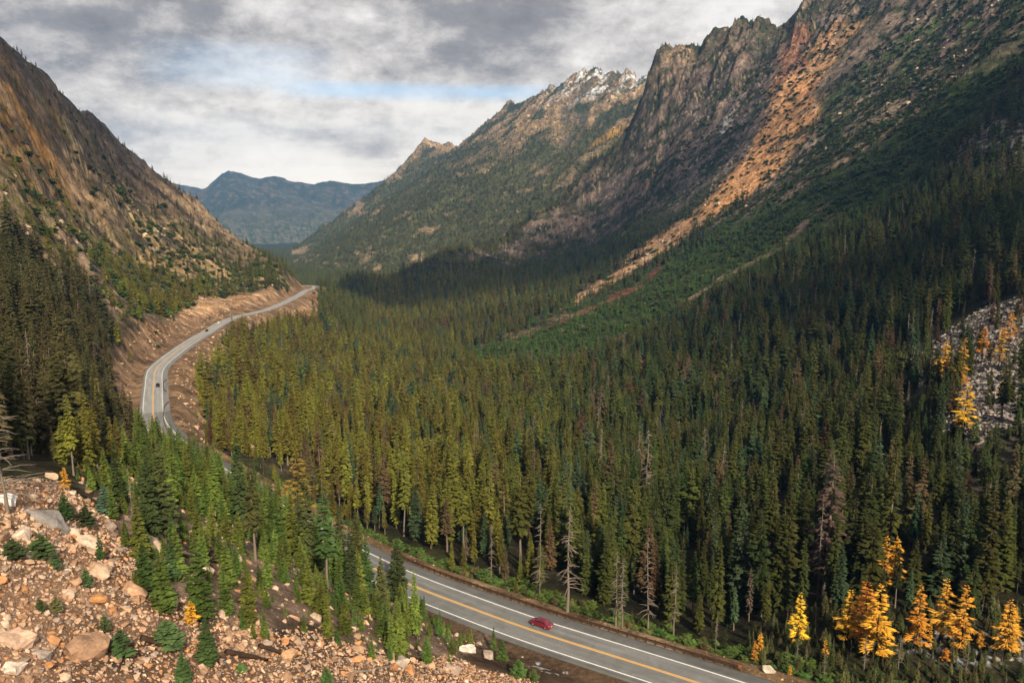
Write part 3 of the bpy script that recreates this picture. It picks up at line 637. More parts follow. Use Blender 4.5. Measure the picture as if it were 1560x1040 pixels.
# prototypes are one unit = one metre at their own height; they are scaled when planted
PROTO = {}       # name -> (height, trunk mesh, crown mesh or None)
def proto(name, h, tr, cr, tm, cm=None):
    tme = mesh_np(name + '_trunk', tr[0], tr[1], [tm], True); cme = None
    if cr is not None: cme = mesh_np(name + '_crown', cr[0], cr[1], [cm or MF], False)
    PROTO[name] = (h, tme, cme)
hiprot = []
for i, (h, R, base, wh, per, spr, dr, gp, pw, ir, lp, tm) in enumerate([
        (20, 2.7, 1.6, 34, 8, 5, .42, .05, .80, .25, .06, MB), (22, 2.3, 2.5, 38, 7, 5, .50, .08, .65, .30, .10, MB), (18, 2.1, .6, 34, 8, 5, .30, .02, .95, .18, .03, MB),
        (24, 2.2, 8.0, 30, 7, 4, .45, .22, .55, .40, .14, MBP), (21, 2.0, 5.0, 32, 7, 4, .55, .18, .60, .35, .10, MBP), (23, 3.0, 3.0, 34, 8, 5, .40, .10, .90, .30, .09, MB),
        (25, 1.7, 6.5, 34, 6, 5, .60, .20, .45, .55, .22, MBP), (17, 2.5, 1.0, 28, 8, 5, .30, .12, .70, .50, .16, MB)]):
    rg = np.random.default_rng(50 + i)
    proto('tall%d' % i, h, trunk_geo(h, .22 + .004 * h, 7, 8, .006, rg), crown_geo(h, R, base, wh, per, spr, 90 + i, dr, gp, pw, ir, lp), tm); hiprot.append('tall%d' % i)
for i, (h, R, base, wh, per, spr, dr) in enumerate([(9, 1.9, .2, 24, 8, 5, .22), (8, 1.6, .15, 22, 8, 5, .18), (10, 1.7, .3, 26, 8, 5, .28)]):
    proto('young%d' % i, h, trunk_geo(h, .12, 6, 6, .004, np.random.default_rng(i)), crown_geo(h, R, base, wh, per, spr, 190 + i, dr, .02, .9, .25, .03), MB)
for i in range(2):
    proto('sapling%d' % i, 3, trunk_geo(3, .05, 5, 4), crown_geo(3, .95, .02, 12, 8, 5, 290 + i, .05, .03, .75, .35, .05), MB)
for i in range(3):
    proto('larch%d' % i, 14, trunk_geo(14, .17, 6, 7, .006, np.random.default_rng(i + 70)), crown_geo(14, 2.8 - .5 * (i == 1), 2.4, 30, 7, 11, 390 + i, .08, .42, .62, .6, .18, .24), plain('larch_bark%d' % i, (.035, .028, .024), .9, spec=.1), ML)
for i in range(4):
    proto('snag%d' % i, 15, snag_geo(15, .135, 490 + i, 60 + 10 * i, .115 if i != 3 else .3, -.05 if i != 3 else .1), None, MDEAD)
for i in range(3):     # middle distance
    proto('mid%d' % i, 20, trunk_geo(20, .22, 4, 3), crown_geo(20, [2.5, 2.2, 2.9][i], [1.5, 4, 2][i], 17, 6, 2, 590 + i, .42, .05, .8, .3, .08, 1.7), MB)
for i in range(3):     # far away
    proto('far%d' % i, 20, trunk_geo(20, .3, 3, 2), crown_geo(20, [2.9, 2.5, 3.2][i], 1.0, 9, 5, 1, 690 + i, .55, .0, .85, .3, .05, 3.2), MB)
proto('brown0', 22, trunk_geo(22, .25, 5, 5), crown_geo(22, 2.0, 4, 26, 7, 4, 800, .55, .35, .6, .4, .1, .5), MBP)
for i in range(2):
    proto('bush%d' % i, 2, trunk_geo(.6, .03, 3, 2), crown_geo(2, 1.7, .02, 6, 8, 3, 850 + i, -.05, .05, .45, .4, .15, 1.4), MB)

# ------------------------------------------------------------------ trees: where they stand
def sample(r0, r1, sp, azlim=44):
    a = math.radians(azlim); xm = r1 * math.sin(a) + sp
    xs = np.arange(-xm, xm, sp); ys = np.arange(r0 * math.cos(a) - sp, r1, sp); X_, Y_ = np.meshgrid(xs, ys); X_ = X_.ravel() + rng.uniform(-.5, .5, X_.size) * sp; Y_ = Y_.ravel() + rng.uniform(-.5, .5, Y_.size) * sp
    r = np.hypot(X_, Y_); k = (r >= r0) & (r < r1) & (np.abs(np.arctan2(X_, Y_)) < a); return X_[k], Y_[k]
RECX, RECY, RECH, RECK, RECT = [], [], [], [], []
def mixc(a, b, f): return np.array(a)[None] * (1 - f[:, None]) + np.array(b)[None] * f[:, None]
for r0, r1, sp, azl in ((55, 230, 2.9, 46), (230, 420, 4.1, 45), (420, 950, 6.0, 43), (950, 1700, 8.2, 40), (1700, 2700, 10.5, 38), (2700, 6000, 15, 36)):
    x, y = sample(r0, r1, sp, azl)
    I = height(x, y, True); col, trd, hg, zn = classify(x, y, I)
    z = zat(x, y); r = I['r']
    dens = trd * {2.9: .28, 4.1: .55, 6.0: .74, 8.2: .84, 10.5: .8, 15: .85}[sp]
    dens *= np.where(zn['youngforest'] > .5, .85, 1) * (1 + .45 * fbm(x / 60, y / 60, 131, 3))
    dens *= np.where((zn['youngforest'] > .5) & (I['D'] < 32) & (r > 175), 2.6, 1)
    dens *= np.where((I['SG'] > 0) & (r < 190) & (zn['youngforest'] < .5) & (x > -60), 0, 1)
    k = rng.random(len(x)) < dens
    px_, py_, d_ = proj(x, y, z); k &= (px_ > -120) & (px_ < 1680) & (py_ > -80) & (py_ < 1500)
    yf = (zn['youngforest'] > .5) | (zn['youngright'] > .5); yr = zn['youngright'] > .5
    x, y, z, hg, px_, py_, yf, lay, yr = x[k], y[k], z[k], hg[k], px_[k], py_[k], yf[k], I['lay'][k], yr[k]; lf = zn['leftforest'][k] > .5; r = r[k]; sh_ = zn['shrub'][k]; Dd = I['D'][k]; mr = np.maximum(zn['midrock'][k], zn['darkridge'][k])
    n_ = len(x)
    h = (19 + 6 * rng.standard_normal(n_).clip(-1.6, 1.7)) * hg
    h = np.where((~yf) & (r > 120) & (r < 420) & (x > -40) & (Dd < 30) & (Dd < 20), h * .7, h)
    if sp == 15: h *= 1.25
    h = np.where(yf, np.where(px_ < 430, 2.6 + 5.5 * rng.random(n_)**1.4, 2.2 + 5.2 * rng.random(n_)**1.3) + 6 * (rng.random(n_) < .06), h); h = np.where(yf & (Dd < 34) & (px_ < 555), 9 + 7 * rng.random(n_), h); h = np.where(yr, 1.6 + 3.6 * rng.random(n_)**1.5, h); h = np.where((~yf) & (r > 130), h * (.56 + .5 * np.where(rng.random(n_) < .25, rng.random(n_) * .6, .76)), h).clip(2.5, 31)
    cl = fbm(x / 120, y / 120, 141, 4); u = rng.random(n_)
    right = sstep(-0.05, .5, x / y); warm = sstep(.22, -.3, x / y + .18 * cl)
    c = mixc((.026, .041, .010), (.108, .096, .015), (warm * .85 + .2 + .5 * cl * .4 + .5 * (u - .5)).clip(0, 1))  # centre-left yellow tint stands in for sun through a cloud gap
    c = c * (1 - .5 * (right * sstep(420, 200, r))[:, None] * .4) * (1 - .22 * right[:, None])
    brown = (rng.random(n_) < .045 + .07 * (cl > .12)); c = np.where(brown[:, None], mixc((.060, .046, .024), (.085, .05, .025), u), c)
    blue = rng.random(n_) < .14; c = np.where((blue & ~brown)[:, None], mixc((.026, .046, .021), (.042, .064, .030), u), c)
    c = np.where(lf[:, None], mixc((.034, .036, .013), (.062, .052, .018), u), c)
    c = np.where((sh_ > .5)[:, None], mixc((.032, .06, .014), (.055, .085, .02), u), c)
    c = np.where(yf[:, None], mixc((.042, .070, .014), (.10, .118, .020), u), c)
    c = np.where(yr[:, None], mixc((.038, .052, .016), (.10, .085, .035), u), c)
    c = np.where((lay == 1)[:, None], mixc((.048, .058, .018), (.085, .080, .026), u), c)
    c = np.where(((lay != 1) & (r > 1000) & (x < -0.18 * y))[:, None], mixc((.05, .065, .016), (.09, .085, .02), u), c)
    kind = np.where(yf, np.where(h < 11, 200 + rng.integers(0, 3, n_), rng.integers(0, 3, n_)), rng.choice(8, n_, p=[.16, .16, .12, .11, .12, .11, .12, .10]))
    kind = np.where(yr & (rng.random(n_) < .12), 300 + rng.integers(0, 3, n_), kind)
    kind = np.where((rng.random(n_) < np.where(r < 260, .006, .022)) & (r < 950) & ~yf, 300 + rng.integers(0, 3, n_), kind); kind = np.where((rng.random(n_) < .011) & (r < 1300) & ~yf, 400, kind)
    c = np.where((kind == 400)[:, None], mixc((.085, .055, .04), (.10, .075, .055), u), c)
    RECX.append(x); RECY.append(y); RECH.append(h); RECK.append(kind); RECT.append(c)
for zk, r0, r1, sp, h0, h1, ca_, cb_ in (('youngright', 105, 200, 1.35, 1.3, 4.6, (.030, .046, .013), (.085, .075, .028)), ('lowtrees', 170, 330, 2.3, 2.5, 10.5, (.026, .042, .013), (.055, .062, .018)), ('youngforest', 60, 260, 2.0, 1.0, 4.0, (.034, .058, .014), (.08, .10, .018))):
    x, y = sample(r0, r1, sp, 47); I = height(x, y, True); w_ = ZN[zk](x, y); D = I['D']
    k = (w_ > rng.uniform(.3, .7, len(x))) & (D > np.where(I['SG'] > 0, 9.5, 15)) & (rng.random(len(x)) < (.62 if zk != 'youngforest' else .38)) & (ZN['rtalus'](x, y) < .5)
    x, y = x[k], y[k]; n_ = len(x); u = rng.random(n_); RECX.append(x); RECY.append(y); RECH.append(h0 + (h1 - h0) * rng.random(n_)**1.6)
    RECK.append(np.where((rng.random(n_) < .13) & (zk == 'youngright'), 300 + rng.integers(0, 3, n_), 200 + rng.integers(0, 3, n_))); RECT.append(mixc(ca_, cb_, u))
TX, TY, TH, TK, TC = map(np.concatenate, (RECX, RECY, RECH, RECK, RECT)); TZ = zat(TX, TY)
# low bushes and shrubs on the green slopes and behind the road edge
bx, by = sample(120, 2100, 6.0, 38)
I = height(bx, by, True); _, _, _, zn = classify(bx, by, I)
k = (rng.random(len(bx)) < .62 * zn['shrub'] * sstep(-.25, .2, fbm(bx / 35, by / 35, 151, 3)) + .25 * zn['midrock'] + .35 * zn['leftgreen'] * (I['Dl'] > 30) + .06 * zn['slide'] + .14 * zn['darkridge'] + .004 * zn['cut']) & ((zn['cut'] < .5) | (rng.random(len(bx)) < .06)) & (I['D'] > 11) & (zn['chute'] < .3)
bx, by = bx[k], by[k]
b2x, b2y = sample(100, 260, 1.5, 44); I = height(b2x, b2y, True); k = (I['SG'] < 0) & (I['D'] > 13.6) & (I['D'] < 25) & (rng.random(len(b2x)) < .36); nb1 = len(bx)
bx = np.concatenate([bx, b2x[k]]); by = np.concatenate([by, b2y[k]]); bz = zat(bx, by); nb = len(bx); br = np.hypot(bx, by)
BH = np.where(np.arange(nb) < nb1, 2.0 + 3.6 * rng.random(nb)**1.5, rng.uniform(.6, 1.7, nb))
BC = mixc((.035, .068, .014), (.07, .095, .02), rng.random(nb)); BC = np.where((rng.random(nb) < .15)[:, None], np.array([.085, .07, .028]), BC)
# ------------------------------------------------------------------ masses too many to count: one object each, scattered on the ground
def combined(name):
    h, tme, cme = PROTO[name]; bm = bmesh.new(); bm.from_mesh(tme); n0 = len(bm.faces); me = bpy.data.meshes.new(name); me.materials.append(tme.materials[0])
    if cme is not None:
        bm.from_mesh(cme); bm.faces.ensure_lookup_table(); me.materials.append(cme.materials[0])
        for f in bm.faces[n0:]: f.material_index = 1
    bm.to_mesh(me); bm.free(); return me
def scatter(name, pos, rot, scl, tint, index, meshes):
    col_ = bpy.data.collections.new(name + '_shapes')
    for i, m in enumerate(meshes): col_.objects.link(bpy.data.objects.new('%03d_shape' % i, m))
    me = bpy.data.meshes.new(name); n_ = len(pos); me.vertices.add(n_); me.vertices.foreach_set('co', np.asarray(pos, np.float32).ravel())
    for nm, arr in (('rot', rot), ('scl', scl), ('tint', tint)):
        a = me.attributes.new(nm, 'FLOAT_VECTOR', 'POINT'); a.data.foreach_set('vector', np.asarray(arr, np.float32).ravel())
    a = me.attributes.new('pick', 'INT', 'POINT'); a.data.foreach_set('value', np.asarray(index, np.int32)); me.update()
    o = link(name, me); g = bpy.data.node_groups.new(name, 'GeometryNodeTree')
    g.interface.new_socket('Geometry', in_out='INPUT', socket_type='NodeSocketGeometry'); g.interface.new_socket('Geometry', in_out='OUTPUT', socket_type='NodeSocketGeometry')
    N = g.nodes.new; gi = N('NodeGroupInput'); go = N('NodeGroupOutput'); iop = N('GeometryNodeInstanceOnPoints'); ci = N('GeometryNodeCollectionInfo')
    ci.inputs['Collection'].default_value = col_; ci.inputs['Separate Children'].default_value = True; ci.inputs['Reset Children'].default_value = True
    iop.inputs['Pick Instance'].default_value = True
    def att(nm, dt):
        q = N('GeometryNodeInputNamedAttribute'); q.data_type = dt; q.inputs['Name'].default_value = nm; return q.outputs['Attribute']
    L = g.links.new; L(gi.outputs[0], iop.inputs['Points']); L(ci.outputs[0], iop.inputs['Instance']); L(att('pick', 'INT'), iop.inputs['Instance Index'])
    L(att('rot', 'FLOAT_VECTOR'), iop.inputs['Rotation']); L(att('scl', 'FLOAT_VECTOR'), iop.inputs['Scale']); L(iop.outputs[0], go.inputs[0])
    md = o.modifiers.new('scatter', 'NODES'); md.node_group = g; return o

# which trees show largest: paint their outlines front to back into a coarse buffer
def kname(k, h, r):
    if k >= 400: return 'brown0'
    if k >= 300: return 'snag%d' % (k - 300)
    if k >= 200: return 'young%d' % (k - 200)
    return 'tall%d' % k
tx, ty_, td = proj(TX, TY, TZ); ux, uy, ud = proj(TX, TY, TZ + TH)
order = np.argsort(td); buf = np.zeros((347, 520), bool); seen = np.zeros(len(TX), int)
def los(x, y, z):
    n_ = 24; ok = np.ones(len(x), bool)
    for f in np.linspace(.12, .985, n_): ok &= (z * f > zat(x * f, y * f) - 1)
    return ok
cand = order[:9000]; vis = los(TX[cand], TY[cand], TZ[cand] + TH[cand] * .8)
for i, v in zip(cand, vis):
    if not v: continue
    x0, y0, x1, y1 = tx[i] / 3, ty_[i] / 3, ux[i] / 3, uy[i] / 3
    if y0 - y1 < 2: continue
    wd = (y0 - y1) * .11; ya, yb = int(max(y1, 0)), int(min(y0, 346)); s_ = 0
    for yy in range(ya, yb + 1):
        t_ = (yy - y1) / (y0 - y1); hw = max(.5, wd * min(1, t_ * 1.3)); xc = x1 + (x0 - x1) * t_; a_, b_ = int(max(xc - hw, 0)), int(min(xc + hw + 1, 520))
        if a_ < b_: row = buf[yy, a_:b_]; s_ += (~row).sum(); row[:] = True
    seen[i] = s_
big = np.argsort(-seen)[:300]; big = big[seen[big] > 3]
isbig = np.zeros(len(TX), bool); isbig[big] = True

def plant(name, pname, x, y, h, tint, label, cat, group, rz=None, lean=(0, 0), squash=1.0, z=None):
    H0, tme, cme = PROTO[pname]; z = zat(x, y)[0] if z is None else z; s = h / H0
    e_ = empty(name, (x, y, z), rng.uniform(0, 6.28) if rz is None else rz, label, cat, group); e_.scale = (s * squash, s * squash, s)
    e_.rotation_euler[0] = lean[0]; e_.rotation_euler[1] = lean[1]
    t_ = link('trunk', tme, e_)
    if cme is not None:
        c_ = link('crown', cme, e_); c_['tint'] = [float(v) for v in tint]
    return e_

ordw = lambda k: str(k) + ('th' if 10 <= k % 100 <= 20 else {1: 'st', 2: 'nd', 3: 'rd'}.get(k % 10, 'th'))
def colword(c):
    r_, g_, b_ = c
    if r_ > g_ * 1.05: return 'brownish'
    if g_ > .078: return 'bright green'
    if b_ > .55 * g_: return 'bluish green'
    return 'olive green' if r_ > .75 * g_ else 'dark green'
def region(px_, py_, yf_):
    if px_ > 1090 and yf_: return 'in the low thicket at bottom right'
    if yf_ and px_ < 330: return 'below the left rockfall edge'
    if yf_ and px_ < 520: return 'in the young stand under the rockfall'
    if yf_: return 'in the young stand against the near road'
    if px_ < 215: return 'on the dark left slope'
    if px_ < 480: return 'beside the far road curve'
    if px_ < 640: return 'behind left end of guardrail'
    if px_ < 800: return 'behind guardrail left of red car'
    if px_ < 960: return 'behind guardrail above red car'
    if px_ < 1130: return 'behind right end of guardrail'
    if px_ < 1290: return 'between guardrail end and larches'
    return 'around the golden larches at right'
reg = {}
for i in big:
    yf_ = 200 <= TK[i] < 300 or (ZN['youngforest'](TX[i:i + 1], TY[i:i + 1])[0] > .5) or (ZN['youngright'](TX[i:i + 1], TY[i:i + 1])[0] > .5); rg_ = region(tx[i], ty_[i], yf_)
    row = 'front' if td[i] < (150 if yf_ else 215) else ('middle' if td[i] < (185 if yf_ else 290) else 'back'); reg.setdefault((rg_, row), []).append(i)
form = {0: 'dense', 1: 'narrow', 2: 'conical', 3: 'bare-trunked', 4: 'ragged', 5: 'broad', 6: 'spindly', 7: 'bushy'}
for (rg_, row), L_ in reg.items():
    L_.sort(key=lambda i: tx[i])
    for q, i in enumerate(L_):
        k = int(TK[i]); pn = kname(k, TH[i], td[i]); s = 'tall' if TH[i] > 22 else ('short' if TH[i] < 11 else 'medium')
        if k >= 400: nm, ad, ct_, gp = 'dying_fir', 'brown half-dead', 'dead tree', 'dying brown firs'
        elif k >= 300: nm, ad, ct_, gp = 'dead_tree', 'bare grey dead', 'dead tree', 'bare dead trees'
        elif k >= 200: nm, ad, ct_, gp = 'young_fir', colword(TC[i]) + ' young', 'fir tree', 'young firs of the roadside stand'
        else: nm, ad, ct_, gp = 'fir_tree', colword(TC[i]) + ' ' + form[k], 'fir tree', 'firs of the valley forest'
        lab = '%s %s, %s row, %s from left' % (ad + (' snag' if nm == 'dead_tree' else ' fir'), rg_, row, ordw(q + 1))
        if len(lab.split()) < 16: lab = s + ' ' + lab
        if len(lab.split()) > 16: lab = lab.replace(', ', ' ', 0).replace(' row', '').replace('in the ', 'in ')
        plant(nm, pn, TX[i], TY[i], TH[i], TC[i], lab, ct_, gp, lean=(rng.normal(0, .02), rng.normal(0, .02)), squash=rng.uniform(.7, 1.12))

rest = ~isbig; rx, ry, rz_, rh, rk, rc_ = TX[rest], TY[rest], TZ[rest], TH[rest], TK[rest], TC[rest]; rr = np.hypot(rx, ry); nn = len(rx)
names = hiprot + ['young0', 'young1', 'young2', 'snag0', 'snag1', 'snag2', 'brown0', 'mid0', 'mid1', 'mid2', 'far0', 'far1', 'far2']; ix = {k: i for i, k in enumerate(names)}
hh = np.array([PROTO[k][0] for k in names], float)
base_i = np.where(rk >= 400, ix['brown0'], np.where(rk >= 300, ix['snag0'] + rk - 300, np.where(rk >= 200, ix['young0'] + rk - 200, rk)))
m_ = (rr > 480) & (rk < 300); base_i = np.where(m_, ix['mid0'] + rk % 3, base_i); m_ = (rr > 1300) & (rk < 300); base_i = np.where(m_, ix['far0'] + rk % 3, base_i)
s = rh / hh[base_i]; wdt = s * rng.uniform(.68, 1.2, nn); wdt = np.where(rr > 480, np.maximum(wdt * 1.3, s * 1.25), wdt)
rot = np.stack([rng.normal(0, .022, nn), rng.normal(0, .022, nn), rng.uniform(0, 6.28, nn)], 1)
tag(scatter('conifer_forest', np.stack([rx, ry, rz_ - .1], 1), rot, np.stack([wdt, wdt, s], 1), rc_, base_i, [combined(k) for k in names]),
    'dense dark green conifer forest covering the valley and its slopes', 'forest', kind='stuff')
s = BH / 2
tag(scatter('shrubs', np.stack([bx, by, bz - .05], 1), np.stack([np.zeros(nb), np.zeros(nb), rng.uniform(0, 6.28, nb)], 1), np.stack([s * 1.3, s * 1.3, s], 1), BC, rng.integers(0, 2, nb), [combined('bush0'), combined('bush1')]),
    'low green shrubs on the open slopes and road edge', 'shrubs', kind='stuff')

# ------------------------------------------------------------------ rocks
def rock_mesh(name, seed, flat=.6, n_=16, rough=True):
    rg = np.random.default_rng(seed); bm = bmesh.new()
    for _ in range(n_):
        v = rg.normal(0, 1, 3); v /= np.linalg.norm(v) ** .8; v = np.clip(v, -.82, .82) * (1, .8, flat) * .6; bm.verts.new(v)
    r_ = bmesh.ops.convex_hull(bm, input=bm.verts); 
    for v in [v for v in bm.verts if not v.link_faces]: bm.verts.remove(v)
    bmesh.ops.dissolve_limit(bm, angle_limit=.22, verts=bm.verts, edges=bm.edges)
    if rough: bmesh.ops.bevel(bm, geom=list(bm.edges), offset=.035, segments=1, affect='EDGES', profile=.6)
    me = bpy.data.meshes.new(name); bm.to_mesh(me); bm.free(); me.materials.append(MR); return me
MR, t, b = new_mat('rock')
a = t.n('ShaderNodeAttribute', _attribute_type='INSTANCER', _attribute_name='tint'); oi = t.n('ShaderNodeObjectInfo').outputs['Random']
p_ = t.n('ShaderNodeNewGeometry').outputs['Position']; f1 = t.noise(p_, .9, 6, .65, .5); f2 = t.noise(p_, 5.0, 4, .6)
k = t.math('MULTIPLY', t.ramp(f1, [(.3, .62), (.7, 1.35)]), t.math('ADD', t.math('MULTIPLY', oi, .55), .72)); k = t.math('MULTIPLY', k, t.ramp(f2, [(.3, .8), (.7, 1.18)]))
c = t.mix(1.0, a.outputs[0], t.n('ShaderNodeCombineXYZ', i0=k, i1=k, i2=k).outputs[0], 'MULTIPLY')
bp = t.n('ShaderNodeBump', Strength=.6, Distance=.12, Height=f1); bp2 = t.n('ShaderNodeBump', Strength=.5, Distance=.03, Height=f2, Normal=bp.outputs[0])
setb(t, b, Base__Color=c, Roughness=.9, Normal=bp2.outputs[0]); b.inputs['Specular IOR Level'].default_value = .2
RM = [rock_mesh('rock', 900 + i, [.45, .6, .75, .4, .55, .7, .5, .35][i], [14, 16, 18, 12, 20, 15, 22, 13][i]) for i in range(8)]
def rocktint(n_, pal):
    pal = np.array(pal); c = pal[rng.integers(0, len(pal), n_)]; return c * rng.uniform(.8, 1.2, (n_, 1))
PT = [(.40, .235, .145), (.43, .265, .165), (.34, .20, .12), (.45, .30, .205), (.28, .21, .17), (.41, .20, .09), (.42, .265, .17), (.47, .34, .25)]
PG = [(.22, .19, .175), (.28, .245, .225), (.16, .14, .13), (.25, .20, .17), (.33, .29, .27)]
rp_, rs_, rt_ = [], [], []
def addrocks(x, y, lo, hi, pw, pal, sink=.25):
    u = rng.random(len(x)); s = lo * (hi / lo)**(u**pw); rp_.append(np.stack([x, y, zat(x, y) - s * sink * .3], 1)); rs_.append(s); rt_.append(rocktint(len(x), pal))
def region_pts(bb, sp):
    x, y = np.meshgrid(np.arange(bb[0], bb[1], sp), np.arange(bb[2], bb[3], sp)); x = x.ravel() + rng.uniform(-.6, .6, x.size) * sp; y = y.ravel() + rng.uniform(-.6, .6, y.size) * sp
    px_, py_, d = proj(x, y, zat(x, y)); k = (d > 5) & (px_ > -60) & (px_ < 1620) & (py_ < 1080) & (py_ > 0); return x[k], y[k]
tz_ = ZN['talus']; bb = (tz_.lo[0], tz_.hi[0], max(tz_.lo[1], 20), tz_.hi[1])
for sp, lo, hi, pw in ((.42, .2, .5, 1.3), (.82, .45, .95, 1.5), (4.2, .9, 1.6, 1.8)):
    x, y = region_pts(bb, sp); D_, _, G_ = roadg.near(x, y); k = (tz_(x, y) > rng.uniform(.2, .7, len(x))) & (D_ > 12); addrocks(x[k], y[k], lo, hi, pw, PT)
z_ = ZN['youngforest']; x, y = region_pts((z_.lo[0], z_.hi[0], z_.lo[1], z_.hi[1]), 1.6); D_, _, _ = roadg.near(x, y); k = (z_(x, y) > .4) & (D_ > 10) & (rng.random(len(x)) < .5 + .4 * fbm(x / 8, y / 8, 5)); addrocks(x[k], y[k], .4, 1.9, 1.7, PT)
z_ = ZN['rtalus']; x, y = region_pts((z_.lo[0], z_.hi[0], z_.lo[1], z_.hi[1]), 1.35); k = z_(x, y) > rng.uniform(.2, .7, len(x)); addrocks(x[k], y[k], .9, 3.2, 1.5, PG)
z_ = ZN['lowsnow']; x, y = region_pts((z_.lo[0], z_.hi[0], z_.lo[1], z_.hi[1]), 1.6); k = (z_(x, y) > .5); addrocks(x[k], y[k], .5, 1.6, 1.7, PG)
z_ = ZN['cut']; x, y = region_pts((z_.lo[0], z_.hi[0], z_.lo[1], min(z_.hi[1], 900)), 3.4); D_, _, _ = roadg.near(x, y); k = (z_(x, y) > .4) & (D_ > 10) & (rng.random(len(x)) < .5 + .8 * fbm(x / 20, y / 20, 9)); addrocks(x[k], y[k], .7, 3.2, 2.0, [(.46, .29, .17), (.52, .36, .24), (.38, .22, .12)])
for zk, sp, hi in (('slide', 11, 8), ('midrock', 13, 10), ('outcrop', 6, 9), ('leftpale', 9, 8), ('leftscree', 9, 6), ('outcrop2', 4, 5)):
    z_ = ZN[zk]; x, y = region_pts((z_.lo[0], z_.hi[0], z_.lo[1], z_.hi[1]), sp); k = (z_(x, y) > .5) & (rng.random(len(x)) < .4 + .6 * fbm(x / 50, y / 50, 19)); addrocks(x[k], y[k], hi * .25, hi, 2.2, PG if zk in ('outcrop', 'outcrop2') else [(.40, .30, .22), (.34, .24, .17), (.48, .36, .27)])
x, y = sample(110, 330, .9, 44); D_, _, G_ = roadg.near(x, y); k = ((G_ < 0) & (D_ > 8.6) & (D_ < 12.5) & (rng.random(len(x)) < .30)) | ((G_ > 0) & (D_ > 7.5) & (D_ < 16) & (rng.random(len(x)) < .12)); addrocks(x[k], y[k], .12, .55, 1.6, PT)
rp_, rs_, rt_ = map(np.concatenate, (rp_, rs_, rt_)); nn = len(rp_)
rot = np.stack([rng.normal(0.1, .35, nn), rng.normal(.1, .35, nn), rng.uniform(0, 6.28, nn)], 1)
tag(scatter('rock_debris', rp_, rot, rs_[:, None] * rng.uniform(.75, 1.25, (nn, 3)), rt_, rng.integers(0, 8, nn), RM), 'loose orange and grey broken rock covering the rockfall slopes', 'rocks', kind='stuff')

def boulder(px_, py_, wpx, tint, label, flat=.6, seed=0, rot=(0, 0, 0), asp=1.0, sub=True):
    c = hit(px_, py_, 30); d = proj(*c)[2]; s = wpx * d / FPX; bm = bmesh.new(); me0 = rock_mesh('boulder', 3000 + seed, flat, 20, False); bm.from_mesh(me0)
    bmesh.ops.triangulate(bm, faces=bm.faces); bmesh.ops.subdivide_edges(bm, edges=bm.edges, cuts=2, use_grid_fill=True)
    for v in bm.verts:
        q = v.co * 3 + Vector((seed, 0, 0)); from_n = Vector([fbm(np.array([q.x + q.z]), np.array([q.y + 7 * a_]), 300 + a_, 3)[0] for a_ in range(3)]); v.co += from_n * .085
    me = bpy.data.meshes.new('boulder'); bm.to_mesh(me); bm.free(); me.materials.append(MR)
    o = link('boulder', me); o.location = (c[0], c[1], c[2] + s * flat * .12); o.scale = (s * 1.15, s * 1.15 * asp, s * 1.15); o.rotation_euler = rot; o['tint'] = list(tint)
    return tag(o, label, 'boulder', 'large boulders on the rockfall')
boulder(70, 797, 62, (.24, .215, .20), 'long flat grey slab boulder at the upper left of the rockfall', .42, 1, (.25, .5, .4), .7)
boulder(130, 992, 62, (.45, .27, .17), 'biggest orange boulder at the lower left of the rockfall', .62, 26, (.5, .25, 1.1), .8)
boulder(20, 975, 44, (.42, .28, .2), 'broad tan boulder left of the biggest orange boulder', .5, 3, (.2, .3, 1.2))
boulder(8, 764, 26, (.62, .58, .54), 'whitish angular boulder under the bare dead tree at left edge', .6, 4, (.3, .2, .5))
boulder(79, 729, 16, (.48, .33, .22), 'small square tan boulder just left of the little orange larch', .8, 5, (.1, .1, .3))
boulder(311, 872, 24, (.60, .45, .33), 'pale cream boulder beside the tip of the brown brush', .7, 6, (.2, .3, .8))
boulder(229, 830, 34, (.52, .39, .28), 'pale tan boulder right of the foot of the slim dead trunk', .55, 7, (.1, .4, .3))
boulder(205, 902, 36, (.40, .24, .15), 'rust brown boulder behind the dark hollow in the rockfall', .6, 8, (.2, .4, .5))
boulder(152, 872, 34, (.44, .30, .21), 'tan boulder right of the small upright fir on the rockfall', .6, 9, (.3, .3, 2))
boulder(255, 922, 30, (.46, .31, .21), 'flat tan boulder near the middle of the rockfall edge', .45, 10, (.1, .3, .2))
boulder(150, 915, 26, (.46, .22, .09), 'bright rust orange boulder in the middle of the rockfall', .5, 11, (.1, .3, 1.2))
boulder(105, 905, 22, (.50, .36, .27), 'pale boulder left of the bright rust orange boulder', .6, 12, (.2, .1, 2.2))
boulder(19, 1020, 30, (.55, .44, .36), 'pale pinkish boulder at the bottom left corner', .6, 13, (.3, .2, 1.6))
boulder(65, 1000, 24, (.33, .26, .22), 'grey brown boulder between the corner and the biggest orange boulder', .6, 14, (.3, .1, .6))
boulder(440, 1000, 26, (.46, .27, .15), 'orange boulder at the front of the rockfall near bottom center left', .6, 15, (.2, .3, .9))
boulder(610, 1010, 26, (.52, .42, .35), 'pale grey boulder on the lower tongue of the rockfall', .6, 16, (.2, .3, 1.9))
boulder(543, 1008, 20, (.48, .24, .12), 'rusty boulder beside the log on the lower rockfall', .6, 17, (.2, .3, 2.9))
boulder(712, 990, 26, (.58, .52, .45), 'whitish flat boulder at the foot of the young firs by the road', .5, 18, (.1, .3, .4))
boulder(745, 1000, 22, (.54, .42, .33), 'cream boulder right of the whitish flat boulder near the ditch', .6, 19, (.1, .3, 1.4))
boulder(690, 1022, 26, (.50, .36, .28), 'pinkish boulder at the lower right of the rockfall tongue', .6, 20, (.3, .3, 1.4))
boulder(130, 828, 34, (.47, .34, .25), 'tan slab boulder right of the long grey slab', .4, 21, (.3, .4, .7))
